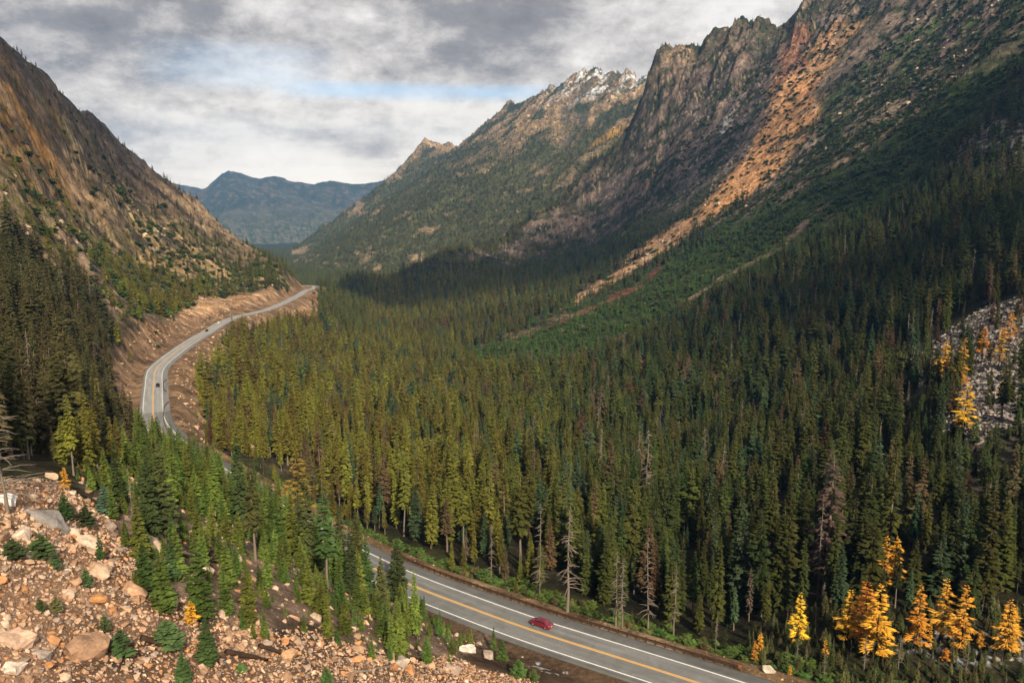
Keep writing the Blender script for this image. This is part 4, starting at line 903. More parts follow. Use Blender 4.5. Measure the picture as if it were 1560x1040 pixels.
boulder(108, 812, 26, (.50, .37, .28), 'cream slab boulder touching the end of the long grey slab', .45, 22, (.2, .5, .2))
boulder(30, 815, 30, (.52, .40, .31), 'pale boulder below the long grey slab', .55, 23, (.2, .2, 1))
boulder(390, 690, 26, (.45, .30, .20), 'tan outcrop boulder between the firs below the far road curve', .7, 24, (.2, .2, 1))
boulder(1170, 1022, 22, (.50, .42, .34), 'pale flat boulder on the verge past the end of guardrail', .45, 25, (.1, .1, .3))
rb_ = np.random.default_rng(5); used = []; cnt = 0
land = [((0, 760), 'under the bare dead tree'), ((70, 797), 'beside the long grey slab'), ((98, 740), 'near the little orange larch'), ((125, 990), 'beside the biggest orange boulder'), ((290, 945), 'near the small orange larch at the fringe'),
        ((208, 826), 'near the slim dead trunk'), ((430, 985), 'around the dark hollow'), ((600, 1005), 'on the lower tongue'), ((20, 880), 'by the left picture edge'), ((200, 1000), 'right of the biggest orange boulder'), ((330, 1020), 'at the bottom edge left of center')]
cand = []
while len(cand) < 55:
    q = (rb_.uniform(5, 760), rb_.uniform(745, 1035))
    c = hit(*q, 30)
    if tz_(c[:1], c[1:2])[0] > .7 and roadg.near(c[:1], c[1:2])[0][0] > 13 and all(math.hypot(q[0] - u[0], q[1] - u[1]) > 22 for u in cand): cand.append(q)
by_l = {}
for q in cand:
    L_ = min(land, key=lambda l: math.hypot(l[0][0] - q[0], l[0][1] - q[1])); by_l.setdefault(L_[1], []).append(q)
for wh_, qs in by_l.items():
    qs.sort()
    for j, q in enumerate(qs):
        ci_ = int(rb_.integers(0, len(PT))); cw = ['tan', 'light tan', 'brown', 'pale', 'grey', 'rust orange', 'cream tan', 'whitish'][ci_]; wpx = rb_.uniform(10, 19); fl = rb_.uniform(.4, .75)
        boulder(q[0], q[1], wpx, PT[ci_], '%s %s boulder %s, %s from left there' % (cw, 'flat' if fl < .52 else 'blocky', wh_, ordw(j + 1)), fl, 100 + cnt, tuple(rb_.uniform(-.4, .5, 2)) + (rb_.uniform(0, 6),)); cnt += 1
# ------------------------------------------------------------------ road
T2 = np.gradient(ROAD[:, :2], axis=0); T2 /= np.linalg.norm(T2, axis=1)[:, None]; NL = np.stack([-T2[:, 1], T2[:, 0]], 1)
def at_s(s, lat, dz=0.0):
    p_ = np.array([np.interp(s, ROADS, ROAD[:, i]) for i in range(3)]); n_ = np.array([np.interp(s, ROADS, NL[:, i]) for i in range(2)]); n_ /= np.hypot(*n_)
    return np.array([p_[0] + n_[0] * lat, p_[1] + n_[1] * lat, p_[2] + dz]), np.array([n_[1], -n_[0]])
def s_of(px_, py_):
    q = hit(px_, py_, 60); return roadg.near(q[:1], q[1:2])[1][0]
def strip(name, lats, dzs, mat, s0=0, s1=None, colf=None):
    k = (ROADS >= s0) & (ROADS <= (s1 or ROADS[-1])); R_ = ROAD[k]; N_ = NL[k]; S_ = ROADS[k]; m = len(lats)
    V = np.stack([np.stack([R_[:, 0] + N_[:, 0] * l, R_[:, 1] + N_[:, 1] * l, R_[:, 2] + z], 1) for l, z in zip(lats, dzs)], 1).reshape(-1, 3)
    i = np.arange(len(R_) * m).reshape(len(R_), m); F = np.stack([i[:-1, :-1], i[:-1, 1:], i[1:, 1:], i[1:, :-1]], -1).reshape(-1, 4)
    me = mesh_np(name, V, F, [mat], True)
    if colf is not None:
        c = np.concatenate([colf(np.repeat(S_, m), np.tile(lats, len(R_))), np.ones((len(V), 1))], 1); a_ = me.color_attributes.new('wear', 'FLOAT_COLOR', 'POINT'); a_.data.foreach_set('color', c.astype(np.float32).ravel())
    return tag(link(name, me), kind='structure')
MA, t, b = new_mat('asphalt'); a = t.n('ShaderNodeAttribute', _attribute_name='wear'); p_ = t.n('ShaderNodeNewGeometry').outputs['Position']
f1 = t.noise(p_, .35, 6, .6, 1.0); f2 = t.noise(p_, 4.0, 4, .7); k = t.math('MULTIPLY', t.ramp(f1, [(.3, .82), (.7, 1.15)]), t.ramp(f2, [(.3, .9), (.7, 1.1)]))
setb(t, b, Base__Color=t.mix(1.0, a.outputs[0], t.n('ShaderNodeCombineXYZ', i0=k, i1=k, i2=k).outputs[0], 'MULTIPLY'), Roughness=t.ramp(f1, [(.3, .6), (.7, .85)])); b.inputs['Specular IOR Level'].default_value = .3
S_SEAM, S_CAR = s_of(232, 628), s_of(818, 955)
def wearf(S_, lat):
    g = np.where(S_ > S_SEAM, .30, .175) + np.where((S_ < S_SEAM) & (S_ > S_SEAM - 60), .03, 0)
    tr_ = np.exp(-((np.abs(np.abs(lat) - 2.05) - .8) / .35)**2); g = g * (1 - .13 * tr_); g = np.where(lat < -4.4, g * .62, g); g = np.where(lat > 4.6, g * .62, g)
    g = g * (1 + .26 * fbm(S_ / 14, lat / 1.1, 310, 4)); return np.stack([g, g * .99, g * .97], 1)
lat_ = [-7.25, -7.2] + list(np.arange(-6.8, 5.5, .4)) + [5.6, 5.65]
strip('road', lat_, [-.4] + [0] * (len(lat_) - 2) + [-.4], MA, colf=wearf)
def marking(name, c):
    m, t, b = new_mat(name); f = t.noise(t.n('ShaderNodeNewGeometry').outputs['Position'], 2.5, 4, .7); setb(t, b, Base__Color=t.mix(t.ramp(f, [(.35, 0.0), (.7, .35)]), c, [.3, .3, .29]), Roughness=.7); return m
MW, MY = marking('white_paint', [.82, .82, .80]), marking('yellow_paint', [.74, .40, .08])
for l in (-4.2, 4.15): strip('edge_line', [l - .12, l + .12], [.008, .008], MW)
for l in (-.18, .18): strip('centre_line', [l - .12, l + .12], [.008, .008], MY)

# ------------------------------------------------------------------ guard rails
MRUST = plain('weathered_steel', (.062, .030, .020), .7, .1, .3, .35, 1.5); MPOST = plain('dark_timber', (.085, .048, .030), .9, var=.4, scale=3)
def box_bm(bm, c, dx, dy, dz, ang=0.0, taper=1.0):
    ca_, sa_ = math.cos(ang), math.sin(ang); vs = []
    for z_, k_ in ((0, 1), (dz, taper)):
        for sx, sy in ((-1, -1), (1, -1), (1, 1), (-1, 1)):
            x_, y_ = sx * dx / 2 * k_, sy * dy / 2 * k_; vs.append(bm.verts.new((c[0] + x_ * ca_ - y_ * sa_, c[1] + x_ * sa_ + y_ * ca_, c[2] + z_)))
    for f in ((3, 2, 1, 0), (4, 5, 6, 7), (0, 1, 5, 4), (1, 2, 6, 5), (2, 3, 7, 6), (3, 0, 4, 7)): bm.faces.new([vs[i] for i in f])
def bm_obj(name, bm, mat, parent=None, smooth=False):
    me = bpy.data.meshes.new(name); bmesh.ops.recalc_face_normals(bm, faces=bm.faces); bm.to_mesh(me); bm.free()
    for m in (mat if isinstance(mat, list) else [mat]): me.materials.append(m)
    if smooth: me.shade_smooth()
    return link(name, me, parent)
def guardrail(path, label, spacing=1.9, sidesgn=1):
    """path: points on the ground; a ribbed steel beam on timber posts"""
    p = catmull(np.array(path), .95); seg = np.concatenate([[0], np.cumsum(np.linalg.norm(np.diff(p, axis=0), axis=1))])
    o0 = p[0]; root = empty('guardrail', tuple(o0), 0, label, 'guardrail', 'rusty guardrails'); bm = bmesh.new()
    prof = [(0, .46), (.05, .50), (0, .60), (0, .68), (.05, .78), (0, .84), (-.05, .82), (-.05, .48)]
    tg = np.gradient(p[:, :2], axis=0); tg /= np.linalg.norm(tg, axis=1)[:, None]; rings = []
    for q, t_ in zip(p, tg):
        n_ = np.array([-t_[1], t_[0]]) * sidesgn; rings.append([bm.verts.new((q[0] + n_[0] * (.16 + a_) - o0[0], q[1] + n_[1] * (.16 + a_) - o0[1], q[2] + h_ - o0[2])) for a_, h_ in prof])
    for r0_, r1_ in zip(rings[:-1], rings[1:]):
        for i in range(len(prof)): bm.faces.new([r0_[i], r0_[(i + 1) % len(prof)], r1_[(i + 1) % len(prof)], r1_[i]])
    bm.faces.new(rings[0]); bm.faces.new(rings[-1]); bm_obj('rail', bm, MRUST, root)
    bm = bmesh.new(); box_bm(bm, (0, 0, -.5), .2, .24, 1.38, 0, .96); pm = bm_obj('post', bm, MPOST, root); first = True
    for s in np.arange(.3, seg[-1], spacing)[:100]:
        q = np.array([np.interp(s, seg, p[:, i]) for i in range(3)]); a_ = np.array([np.interp(s, seg, tg[:, i]) for i in range(2)])
        if first: o = pm; first = False
        else: o = pm.copy(); COL.objects.link(o)
        o.location = tuple(q - o0); o.rotation_euler = (0, 0, math.atan2(a_[1], a_[0]))
    bm = bmesh.new(); q = p[0] - o0; box_bm(bm, (q[0] + tg[0][0] * -.3, q[1] + tg[0][1] * -.3, .35), .5, .3, .55, math.atan2(tg[0][1], tg[0][0]), .9); bm_obj('end_terminal', bm, plain('end_orange', (.33, .10, .03), .6), root)
    return root
sa, sb = s_of(1120, 1022), s_of(560, 845)
guardrail([at_s(s, -7.75, -.15)[0] for s in np.arange(sa, sb, 4)], 'long rusty brown guardrail on timber posts along the outer edge of near road')
zr_ = lambda q: (lambda h_: np.array([h_[0], h_[1], zat(h_[0], h_[1])[0]]))(hit(*q, 60))
guardrail([zr_(q) for q in ((272, 671), (265.5, 665.5), (256, 657), (250.3, 644), (249.5, 629), (251.5, 620), (257, 613.5))], 'long curved rusty guardrail hugging the far road bend below its turnout')
guardrail([zr_(q) for q in ((254, 597.5), (250.3, 594.6), (248.8, 589), (249.8, 583), (254.5, 579.6))], 'short curved rusty guardrail on the far road bend level with the dark car')

# ------------------------------------------------------------------ cars
def glossy(name, c, rough=.25, coat=.6):
    m, t, b = new_mat(name); b.inputs['Base Color'].default_value = tuple(c) + (1,); b.inputs['Roughness'].default_value = rough; b.inputs['Coat Weight'].default_value = coat; b.inputs['Coat Roughness'].default_value = .08; return m
MGLD = plain('matte_glass', (.015, .017, .02), .7, 0.0, .1); MGLC = glossy('tinted_glass', (.02, .024, .03), .15, .25); MTY = plain('tyre_rubber', (.02, .02, .02), .85); MRIM = plain('wheel_alloy', (.5, .5, .5), .35, .8); MTL = glossy('tail_lamp_red', (.5, .02, .02), .2); MHL = glossy('lamp_clear', (.75, .75, .75), .1); MPL = plain('plate_white', (.6, .6, .6), .5); MPLD = plain('plate_grey', (.12, .12, .12), .8); MTR = plain('black_trim', (.02, .02, .02), .6)  # dull glass keeps the sun's glint off the dark cars; their plate is grey
def make_car(paint, suv=False):
    """+x is forward; the origin lies on the ground under the middle of the car"""
    root = empty('car', (0, 0, 0)); MGL = MGLD if suv else MGLC; hh_ = 1.42 if not suv else 1.72; W = .89 if not suv else .93
    # lower body: (x, bottom, shoulder, half width)
    st_ = [(-2.35, .36, .80, .66), (-2.28, .26, .93, .80), (-1.9, .22, .97, W - .02), (-1.35, .20, .97, W), (-.6, .19, .95, W), (.4, .19, .94, W), (1.1, .19, .92, W), (1.6, .2, .84, W - .02), (2.05, .22, .76, W - .06), (2.28, .27, .66, .76), (2.36, .36, .56, .60)]
    if suv: st_ = [(x_, b_, s_ + .16, w_) for x_, b_, s_, w_ in st_]
    bm = bmesh.new(); R_ = []
    for x_, b_, s_, w_ in st_:
        m_ = (b_ + s_) / 2; pr = [(-w_ * .9, b_), (-w_, b_ + .10), (-w_ * 1.01, m_), (-w_ * .98, s_ - .06), (-w_ * .88, s_), (-w_ * .4, s_ + .035), (0, s_ + .045)]
        pr = pr + [(-y_, z_) for y_, z_ in pr[-2::-1]]; R_.append([bm.verts.new((x_, y_, z_)) for y_, z_ in pr])
    for a_, b_ in zip(R_[:-1], R_[1:]):
        for i in range(len(a_)): bm.faces.new([a_[i], a_[(i + 1) % len(a_)], b_[(i + 1) % len(b_)], b_[i]])
    bm.faces.new(R_[0][::-1]); bm.faces.new(R_[-1]); body = bm_obj('body', bm, paint, root, True)
    sh_ = .96 + (.16 if suv else 0)
    if suv: g = [(-2.2, 0), (-1.95, hh_ - .06), (-1.2, hh_), (.2, hh_), (.75, hh_ - .06), (1.45, 0)]
    else: g = [(-1.95, 0), (-1.15, hh_ - .06), (-.65, hh_), (.05, hh_), (.45, hh_ - .07), (1.3, 0)]
    def sec(x_, z_): wt_ = W * (.92 if z_ < sh_ + .01 else .70); return wt_
    xs = [q[0] for q in g]; zs = [sh_ - .02 if q[1] == 0 else q[1] for q in g]; bm = bmesh.new(); Rr = []
    for x_, z_ in zip(xs, zs):
        w_ = W * .88 if z_ < sh_ else W * .68; Rr.append([bm.verts.new((x_, -w_, z_)), bm.verts.new((x_, -w_ * .6, z_ + (.03 if z_ > sh_ else 0))), bm.verts.new((x_, w_ * .6, z_ + (.03 if z_ > sh_ else 0))), bm.verts.new((x_, w_, z_))])
    for a_, b_ in zip(Rr[:-1], Rr[1:]):
        for i in range(3): bm.faces.new([a_[i], b_[i], b_[i + 1], a_[i + 1]])
    for sd_ in (0, 3):
        vs = [r_[sd_] for r_ in Rr]; bm.faces.new(vs if sd_ else vs[::-1])
    bmesh.ops.bevel(bm, geom=list(bm.edges), offset=.03, segments=2, affect='EDGES'); bm_obj('roof', bm, paint, root, True)
    def quad(name, pts_, mat, off=.012):
        bm = bmesh.new(); v = [Vector(p_) for p_ in pts_]; n_ = (v[1] - v[0]).cross(v[2] - v[0]).normalized()
        lo = [bm.verts.new(q - n_ * .02) for q in v]; hi_ = [bm.verts.new(q + n_ * off) for q in v]; bm.faces.new(hi_); bm.faces.new(lo[::-1])
        for i in range(len(v)): bm.faces.new([lo[i], lo[(i + 1) % len(v)], hi_[(i + 1) % len(v)], hi_[i]])
        return bm_obj(name, bm, mat, root)
    def lerp(a_, b_, f): return a_ + (b_ - a_) * f
    def pane(i, j, f0, f1, k):
        x0_, z0_, x1_, z1_ = lerp(xs[i], xs[j], f0), lerp(zs[i], zs[j], f0), lerp(xs[i], xs[j], f1), lerp(zs[i], zs[j], f1); w0, w1 = W * (.88 - .2 * f0) * k, W * (.88 - .2 * f1) * k
        return [(x0_, -w0, z0_), (x0_, w0, z0_), (x1_, w1, z1_), (x1_, -w1, z1_)]
    quad('rear_window', pane(0, 1, .10, .92, .86)[::-1], MGL); quad('windshield', pane(5, 4, .08, .92, .88), MGL)
    zt, zb = hh_ - .12, sh_ + .05; fy = lambda z_: W * (.88 - .2 * (z_ - sh_) / (hh_ - .06 - sh_)) + .01
    for sg in (-1, 1):
        for nm, xb0, xt0, xt1, xb1 in (('side_window', -.30, -.28, .36, 1.0), ('side_window', -1.45 if not suv else -1.9, -1.0 if not suv else -1.8, -.36, -.38)):
            pp = [(xb0, sg * fy(zb), zb), (xt0, sg * fy(zt), zt), (xt1, sg * fy(zt), zt), (xb1, sg * fy(zb), zb)]; quad(nm, pp if sg > 0 else pp[::-1], MGL)
        for xw in (-1.38, 1.42):
            r_ = .32 if not suv else .36; bm = bmesh.new(); bmesh.ops.create_cone(bm, cap_ends=True, segments=20, radius1=r_, radius2=r_, depth=.22); bmesh.ops.bevel(bm, geom=[e_ for e_ in bm.edges if len(e_.link_faces) == 2 and any(len(f.verts) > 4 for f in e_.link_faces)], offset=.03, segments=2, affect='EDGES')
            wheel = empty('wheel', (xw, sg * (W - .09), r_)); wheel.parent = root
            for o_ in [bm_obj('tyre', bm, MTY, wheel, True)]: o_.rotation_euler = (math.pi / 2, 0, 0)
            bm = bmesh.new(); bmesh.ops.create_cone(bm, cap_ends=True, segments=14, radius1=r_ * .64, radius2=r_ * .58, depth=.05)
            for k_ in range(5):
                a_ = k_ * 2 * math.pi / 5; box_bm(bm, (math.cos(a_) * r_ * .3, math.sin(a_) * r_ * .3, .02), r_ * .5, .05, .02, a_)
            o_ = bm_obj('rim', bm, MRIM, wheel); o_.rotation_euler = (math.pi / 2 * (-1 if sg > 0 else 1), 0, 0); o_.location = (0, sg * .105, 0)
        quad('tail_light', [(-2.32, sg * .40, .64), (-2.32, sg * .76, .66), (-2.30, sg * .76, .84), (-2.32, sg * .40, .82)][::(-1 if sg > 0 else 1)], MTL, .03)
        quad('headlight', [(2.30, sg * .38, .52), (2.24, sg * .72, .54), (2.20, sg * .72, .66), (2.27, sg * .38, .63)][::(1 if sg > 0 else -1)], MHL, .03)
        bm = bmesh.new(); box_bm(bm, (.95, sg * (W + .07), sh_ + .02), .12, .2, .13, 0, .8); bm_obj('mirror', bm, paint, root)
    quad('number_plate', [(-2.385, .24, .55), (-2.385, -.24, .55), (-2.37, -.24, .68), (-2.37, .24, .68)], MPLD if suv else MPL, .012)
    bm = bmesh.new(); box_bm(bm, (-2.33, 0, .30), .10, 1.44, .14, 0, .97); bm_obj('rear_bumper', bm, MTR if suv else paint, root)
    bm = bmesh.new(); box_bm(bm, (2.32, 0, .30), .08, 1.3, .10, 0, .97); bm_obj('front_bumper', bm, MTR, root); return root
def place_car(root, s, lat, label, away=True):
    c, n_ = at_s(s, lat, .012); root.location = tuple(c); a_ = math.atan2(n_[1], n_[0]); k = at_s(s + 4, lat)[0] - at_s(s - 4, lat)[0]; a_ = math.atan2(k[1], k[0]); root.rotation_euler = (0, 0, a_ if away else a_ + math.pi)
    tag(root, label, 'car')
place_car(make_car(glossy('crimson_paint', (.17, .006, .02), .3, .8)), s_of(820, 956), -2.3, 'crimson red sedan driving on the near stretch of road beside the guardrail')
place_car(make_car(plain('black_paint', (.012, .013, .015), .75, 0.0, .1), True), s_of(237, 589), -2.1, 'dark car on the bend of the far road level with the short guardrail')
place_car(make_car(plain('dark_paint', (.02, .02, .022), .75, 0.0, .1), True), s_of(318, 504.8), .8, 'tiny dark car farther up the far road beyond the bend', False)
place_car(make_car(glossy('white_paint_car', (.75, .75, .74), .3)), s_of(334, 492.2), 2.1, 'tiny white car farthest away on the far road', False)

# ------------------------------------------------------------------ golden larches, dead trees and small firs standing on their own
GL = [(.55, .265, .03), (.50, .225, .03), (.58, .29, .03), (.48, .20, .028)]
def put_tree(name, pn, bx_, by_, hpx, tint, label, cat, group=None, squash=1.0, lean=(0, 0), dmin=60):
    c = hit(bx_, by_, dmin); d = proj(*c)[2]; return plant(name, pn, c[0], c[1], hpx * d / FPX * 1.02, tint, label, cat, group, lean=lean, squash=squash)
LAR = [(1436, 583, 66, 1.0, 'golden larch leftmost on the grey talus at right'), (1462, 600, 86, .8, 'tall slim golden larch second from left on the grey talus'), (1467, 663, 84, 1.15, 'broad golden larch standing lowest on the grey talus'),
       (1496, 547, 52, .95, 'small golden larch third from left high on the grey talus'), (1521, 560, 60, 1.15, 'orange larch on the talus touching a taller one to its right'), (1537, 524, 52, 1.1, 'orange larch highest and rightmost on the grey talus'),
       (1214, 990, 94, .75, 'slender yellow larch standing alone left of the larch group'), (1149, 1010, 38, .9, 'small orange larch nearest to the end of guardrail'), (1157, 996, 37, .9, 'small orange larch just behind the one nearest the guardrail end'),
       (1255, 1016, 50, .55, 'very slim orange larch between yellow larch and big larch group'), (1290, 985, 92, 1.25, 'wide orange larch leftmost of the three joined big larches'), (1314, 992, 116, 1.1, 'tall orange larch in the middle of the three joined big larches'),
       (1332, 1014, 132, .95, 'orange larch on a black bare trunk rightmost of the three joined'), (1343, 906, 96, .9, 'left larch of the pair standing above the three joined larches'), (1360, 898, 88, .95, 'right larch of the pair standing above the three joined larches'),
       (1394, 998, 114, .75, 'tall narrow orange larch right of the three joined larches'), (1414, 993, 50, .8, 'short orange larch between two tall larches at right'), (1434, 980, 108, .85, 'tall orange larch left of the widest rightmost pair'), (1428, 900, 56, .6, 'small larch top showing above the others at right'),
       (1462, 1000, 116, 1.1, 'wide orange larch fourth from the right edge'), (1493, 990, 34, 1.2, 'low orange larch between two tall ones near right edge'), (1530, 1004, 98, 1.0, 'golden larch near the right edge beside the snowy rocks'), (1545, 960, 40, .8, 'little larch behind the one near the right edge'),
       (1440, 1010, 26, 1.6, 'lowest stubby orange larch under the tall ones at right'), (1203, 1030, 20, .9, 'tiny orange larch just past the road verge'), (100, 748, 38, 1.35, 'little orange larch at the top of the rockfall on the left'), (293, 955, 44, 1.25, 'small orange larch at the fringe of the rockfall'), (456, 803, 122, .95, 'big brownish gold larch among the dark firs left of center')]
for i, (x_, y_, h_, sq, lb) in enumerate(LAR):
    tn = GL[i % 4] if i != len(LAR) - 1 else (.17, .11, .025); tn = (.58, .34, .03) if i in (6, 2) else tn
    put_tree('larch_tree', 'larch%d' % (i % 3), x_, y_, h_, tn, lb, 'larch tree', 'golden autumn larches', sq * .88, dmin=50)
SN = [(12, 782, 180, 3, 1.5, 'big bare grey dead tree with long branches at the left edge'), (207, 832, 130, 0, .8, 'slim pale dead trunk standing at the rockfall edge beside dark firs'), (864, 932, 170, 1, 1.4, 'tall pale dead tree behind the guardrail right of the red car'),
      (822, 912, 150, 0, 1.0, 'pale dead tree behind the guardrail directly above the red car'), (748, 886, 92, 2, 1.0, 'bare dead tree behind the guardrail above the center line bend'), (938, 953, 118, 1, 1.3, 'dead tree with many drooping twigs behind the right half of guardrail'),
      (948, 957, 112, 2, 1.2, 'dead tree standing close beside the one with drooping twigs'), (987, 960, 150, 0, 1.1, 'straight pale dead tree behind the right end of guardrail'), (1026, 968, 120, 1, 1.0, 'dead tree just left of the guardrail end'), (1090, 993, 60, 2, 1.0, 'short dead snag behind the very end of guardrail'),
      (1316, 1020, 58, 1, 1.6, 'fuzzy grey dead sapling under the three joined larches'), (1368, 1018, 56, 0, 1.6, 'grey dead sapling right of the black larch trunk'), (1255, 1035, 44, 2, 1.3, 'small dead snag at the bottom below the slim larch'), (1470, 1030, 50, 0, 1.5, 'grey dead sapling below the wide larch near right edge'),
      (596, 945, 36, 2, .9, 'leaning pale dead stem inside the young fir stand'), (913, 760, 110, 1, 1.2, 'grey brown dead spire rising from the middle forest'), (985, 800, 150, 2, 1.2, 'grey dead spire standing right of middle in the forest')]
for x_, y_, h_, k_, sq, lb in SN:
    put_tree('dead_tree', 'snag%d' % k_, x_, y_, h_, None, lb, 'dead tree', 'bare dead trees', sq, (0.25, .1) if x_ == 596 else (rng.normal(0, .02), rng.normal(0, .02)))
put_tree('dying_fir', 'brown0', 1256, 905, 215, (.075, .045, .038), 'tall dark red brown dying fir left of the golden larches', 'dead tree', 'dying brown firs', 1.5)
FB = [(100, 790, 44, 'young0', 1.5, (.035, .060, .018), 'dark young fir right of the little orange larch'), (161, 783, 50, 'young1', 1.6, (.05, .085, .05), 'bluish rounded young fir beside the dark forest edge'), (153, 852, 44, 'young2', 1.0, (.03, .055, .016), 'dark upright young fir in the middle of the rockfall edge'),
      (84, 866, 32, 'sapling0', 1.0, (.05, .085, .03), 'small fir sapling right of the two wide bushes'), (132, 893, 32, 'sapling1', 1.1, (.06, .10, .035), 'fir sapling alone on the open rockfall'), (62, 846, 36, 'sapling1', 1.9, (.06, .09, .03), 'wide olive bush shaped fir on the rockfall'),
      (20, 848, 30, 'sapling0', 2.2, (.055, .08, .03), 'wide low fir bush near the left edge'), (62, 930, 22, 'sapling0', 1.2, (.05, .085, .025), 'tiny fir sapling left of a scrubby one'), (86, 930, 24, 'sapling1', 1.6, (.09, .09, .035), 'scrubby yellowish sapling near the biggest orange boulder'),
      (185, 1000, 46, 'sapling1', 1.5, (.055, .085, .03), 'ragged fir sapling right of the biggest orange boulder'), (160, 960, 28, 'sapling0', 1.2, (.07, .095, .035), 'small olive sapling above the biggest orange boulder'), (222, 900, 80, 'young0', 1.25, (.032, .06, .015), 'large dark young fir at the rockfall edge below the dead trunk'),
      (265, 882, 68, 'young1', 1.2, (.045, .08, .028), 'mid green young fir next to the large dark young fir'), (255, 985, 46, 'sapling0', 2.0, (.07, .10, .035), 'wide green bush left of the small orange larch'), (316, 1012, 80, 'young1', 1.25, (.045, .075, .022), 'dark green ragged fir right of the small orange larch'),
      (280, 1040, 54, 'young0', 1.4, (.05, .08, .025), 'green young fir at the bottom edge left of center'), (498, 1040, 28, 'sapling1', 1.3, (.05, .085, .025), 'small fir cut by the bottom edge near center'), (366, 1024, 16, 'sapling0', 2.0, (.06, .10, .03), 'tiny green tuft beside the dark hollow'),
      (130, 800, 30, 'sapling1', 2.0, (.045, .065, .025), 'low dark bush between the two young firs at the forest edge'), (765, 1005, 36, 'sapling0', .9, (.05, .09, .02), 'thin young fir left of the road ditch'), (790, 1030, 30, 'sapling1', 1.5, (.06, .10, .025), 'bushy fir by the road ditch at the bottom'), (812, 1036, 20, 'sapling0', 1.6, (.07, .11, .03), 'lowest little fir by the road ditch'),
      (752, 990, 40, 'young2', .8, (.05, .085, .02), 'slim young fir at the tip of the roadside stand')]
for x_, y_, h_, pn, sq, tn, lb in FB: put_tree('young_fir', pn, x_, y_, h_, tn, lb, 'fir tree', 'small firs on the rockfall', sq, dmin=30)

TALL = [(232, 824, 150, 'tall0', 'tall dark fir right of the slim dead trunk'), (252, 826, 172, 'tall5', 'broad tall dark fir second right of the slim dead trunk'), (182, 768, 112, 'tall2', 'dark conical fir just above the bluish rounded young fir'),
        (389, 852, 150, 'tall3', 'tall fir with a bare reddish lower trunk in the stand by the rockfall'), (368, 812, 150, 'tall1', 'tall narrow fir left of the one with a bare reddish trunk'), 
        (470, 866, 150, 'tall1', 'tall ragged fir in front of the big brownish gold larch'), (499, 896, 160, 'tall3', 'tall thin crowned fir with bare trunk right of the gold larch'), (545, 900, 130, 'tall0', 'tall fir at the point where near road vanishes'), (606, 905, 92, 'young0', 'pointed fir overlapping the left end of the visible near road'), (520, 884, 122, 'tall0', 'dense fir left of the tall one where near road vanishes'), (560, 915, 108, 'tall5', 'broad fir right of the tall one where near road vanishes'), (582, 932, 92, 'young2', 'young fir below the pointed one on the near road'), (536, 908, 118, 'tall2', 'conical fir in front of the tall one where near road vanishes'), ]
for i, (x_, y_, h_, pn, lb) in enumerate(TALL): put_tree('fir_tree', pn, x_, y_, h_, [(.034, .05, .016), (.05, .058, .018), (.04, .066, .018), (.062, .066, .02)][i % 4], lb, 'fir tree', 'tall firs beside the rockfall', 1.0, dmin=50)

# fallen logs on the rockfall
MLOG = plain('rotten_log', (.05, .032, .022), .95, var=.5, scale=2, spec=.05); MLG2 = plain('grey_log', (.20, .16, .13), .95, var=.4, scale=2, spec=.05)
def log(a_, b_, r_, mat, label, dmin=30):
    p0, p1 = hit(*a_, dmin), hit(*b_, dmin); n_ = 8; bm = bmesh.new(); R_ = []
    d_ = Vector(p1 - p0); s1 = d_.cross(Vector((0, 0, 1))).normalized(); s2 = s1.cross(d_).normalized()
    for i in range(n_):
        f = i / (n_ - 1); c = Vector(p0) + d_ * f + Vector((0, 0, r_ * .9)) + s1 * rng.normal(0, .05); c.z = max(c.z, zat(c.x, c.y)[0] + r_ * .4); rr_ = r_ * (1.1 - .6 * f) * rng.uniform(.9, 1.1)
        R_.append([bm.verts.new(c - Vector(p0) + (s1 * math.cos(q) + s2 * math.sin(q)) * rr_) for q in np.linspace(0, 2 * math.pi, 8)[:-1]])
    for A1, B1 in zip(R_[:-1], R_[1:]):
        for i in range(7): bm.faces.new([A1[i], A1[(i + 1) % 7], B1[(i + 1) % 7], B1[i]])
    bm.faces.new(R_[0]); bm.faces.new(R_[-1])
    o = bm_obj('fallen_log', bm, mat, None, True); o.location = tuple(p0); tag(o, label, 'log', 'fallen logs')
log((0, 800), (58, 822), .18, MLOG, 'dark thin log under the long grey slab at the left edge'); log((640, 1006), (515, 1001), .22, MLOG, 'long dark log lying along the lower rockfall tongue'); log((345, 996), (408, 1008), .30, MLOG, 'thick black rotten log in the dark hollow')
log((215, 975), (262, 990), .28, MLOG, 'black rotten log below the wide green bush'); log((395, 985), (440, 1000), .24, MLOG, 'dark log above the thick black rotten log'); log((265, 845), (330, 858), .22, MLOG, 'dark brown log in the brush heap at the firs'); log((255, 838), (322, 852), .16, MLG2, 'grey brown log on top of the brush heap')
log((180, 820), (232, 826), .20, MLOG, 'dark log at the foot of the slim dead trunk'); log((540, 1024), (650, 1018), .15, MLG2, 'greyish log at the bottom of the rockfall tongue'); log((190, 790), (240, 812), .18, MLG2, 'grey log below the bluish rounded young fir'); log((20, 812), (70, 832), .12, MLOG, 'thin dark branch left of the wide olive bush')
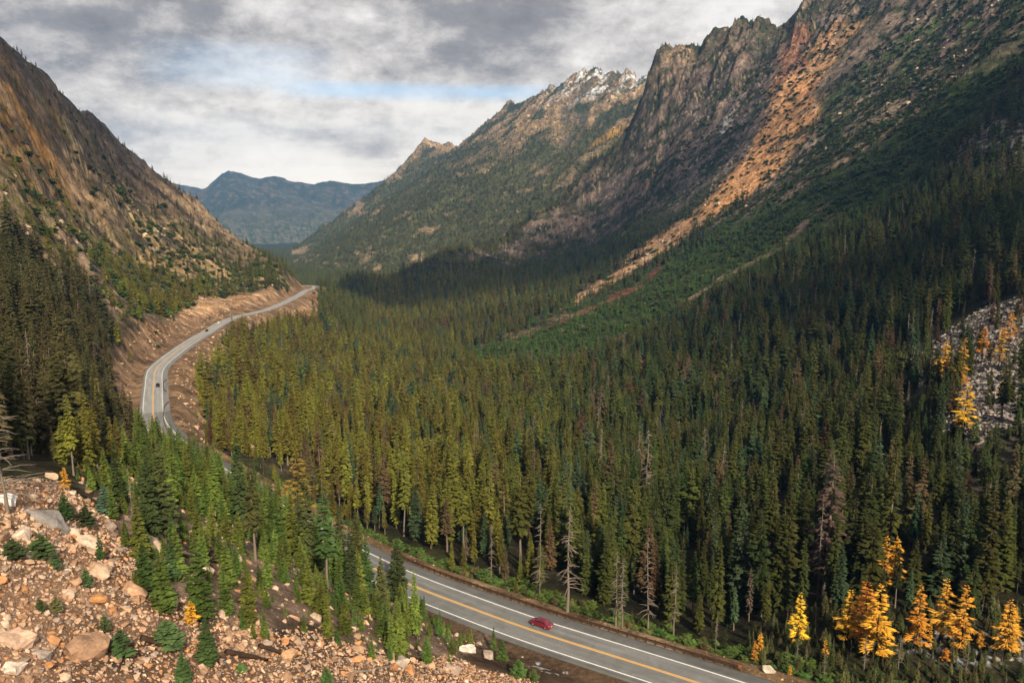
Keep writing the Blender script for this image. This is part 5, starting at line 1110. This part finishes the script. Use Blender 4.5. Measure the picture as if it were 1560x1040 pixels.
# ------------------------------------------------------------------ unseen clouds added above and behind the viewpoint to throw shadows on the valley
MC, t, b = new_mat('shade_cloud'); setb(t, b, Roughness=1.0); b.inputs['Base Color'].default_value = (.75, .76, .78, 1); b.inputs['Specular IOR Level'].default_value = 0
tb = t.n('ShaderNodeBsdfTransparent'); mx_ = t.n('ShaderNodeMixShader', Fac=.5); out_ = [n_ for n_ in MC.node_tree.nodes if n_.type == 'OUTPUT_MATERIAL'][0]
t.l(tb.outputs[0], mx_.inputs[1]); t.l(b.outputs[0], mx_.inputs[2]); t.l(mx_.outputs[0], out_.inputs[0])
def shade_cloud(gx_, gy_, gz_, a_, b_, ang, seed, H_=None):
    H_ = max(gz.max() + 15, 1000) + 330
    k = (H_ - gz_) / SUNV.z; c = Vector((gx_, gy_, gz_)) + SUNV * k; bm = bmesh.new(); bmesh.ops.create_icosphere(bm, subdivisions=5, radius=1)
    co = np.array([v.co[:] for v in bm.verts]); n_ = 1 + .33 * fbm(co[:, 0] * 1.6 + co[:, 2], co[:, 1] * 1.6 + seed, 400 + seed, 4); co = co * n_[:, None] * np.array([a_, b_, 60])
    co[:, 2] *= np.where(co[:, 2] < 0, .4, 1.3)
    for v, q in zip(bm.verts, co): v.co = q
    o = bm_obj('shade_cloud', bm, MC, None, True); o.location = c; o.rotation_euler = (0, 0, ang); tag(o, kind='structure')
SHADE_CLOUDS = [((1410, 400), 110, 140, -.5), ((690, 425), 340, 280, .3), ((930, 345), 230, 190, -.6), ((60, 110), 120, 170, .3), ((1560, 160), 150, 200, -.5)]
for i, (q, a_, b_, an) in enumerate(SHADE_CLOUDS):
    c = hit(*q, 80); shade_cloud(c[0], c[1], c[2], a_, b_, an, i)
# ------------------------------------------------------------------ mountain air
HAZE = True
if HAZE:
    m = bpy.data.materials.new('haze'); m.use_nodes = True; nt = m.node_tree; nt.nodes.clear(); v = nt.nodes.new('ShaderNodeVolumePrincipled'); v.inputs['Color'].default_value = (.22, .52, 1.0, 1); v.inputs['Density'].default_value = 5.2e-5; v.inputs['Anisotropy'].default_value = .1
    o_ = nt.nodes.new('ShaderNodeOutputMaterial'); nt.links.new(v.outputs[0], o_.inputs['Volume']); bm = bmesh.new(); box_bm(bm, (0, 6100, min(gz.min(), -700) - 1), 24000, 12900, max(gz.max() + 15, 1000) - min(gz.min(), -700)); tag(bm_obj('haze', bm, m), kind='stuff')
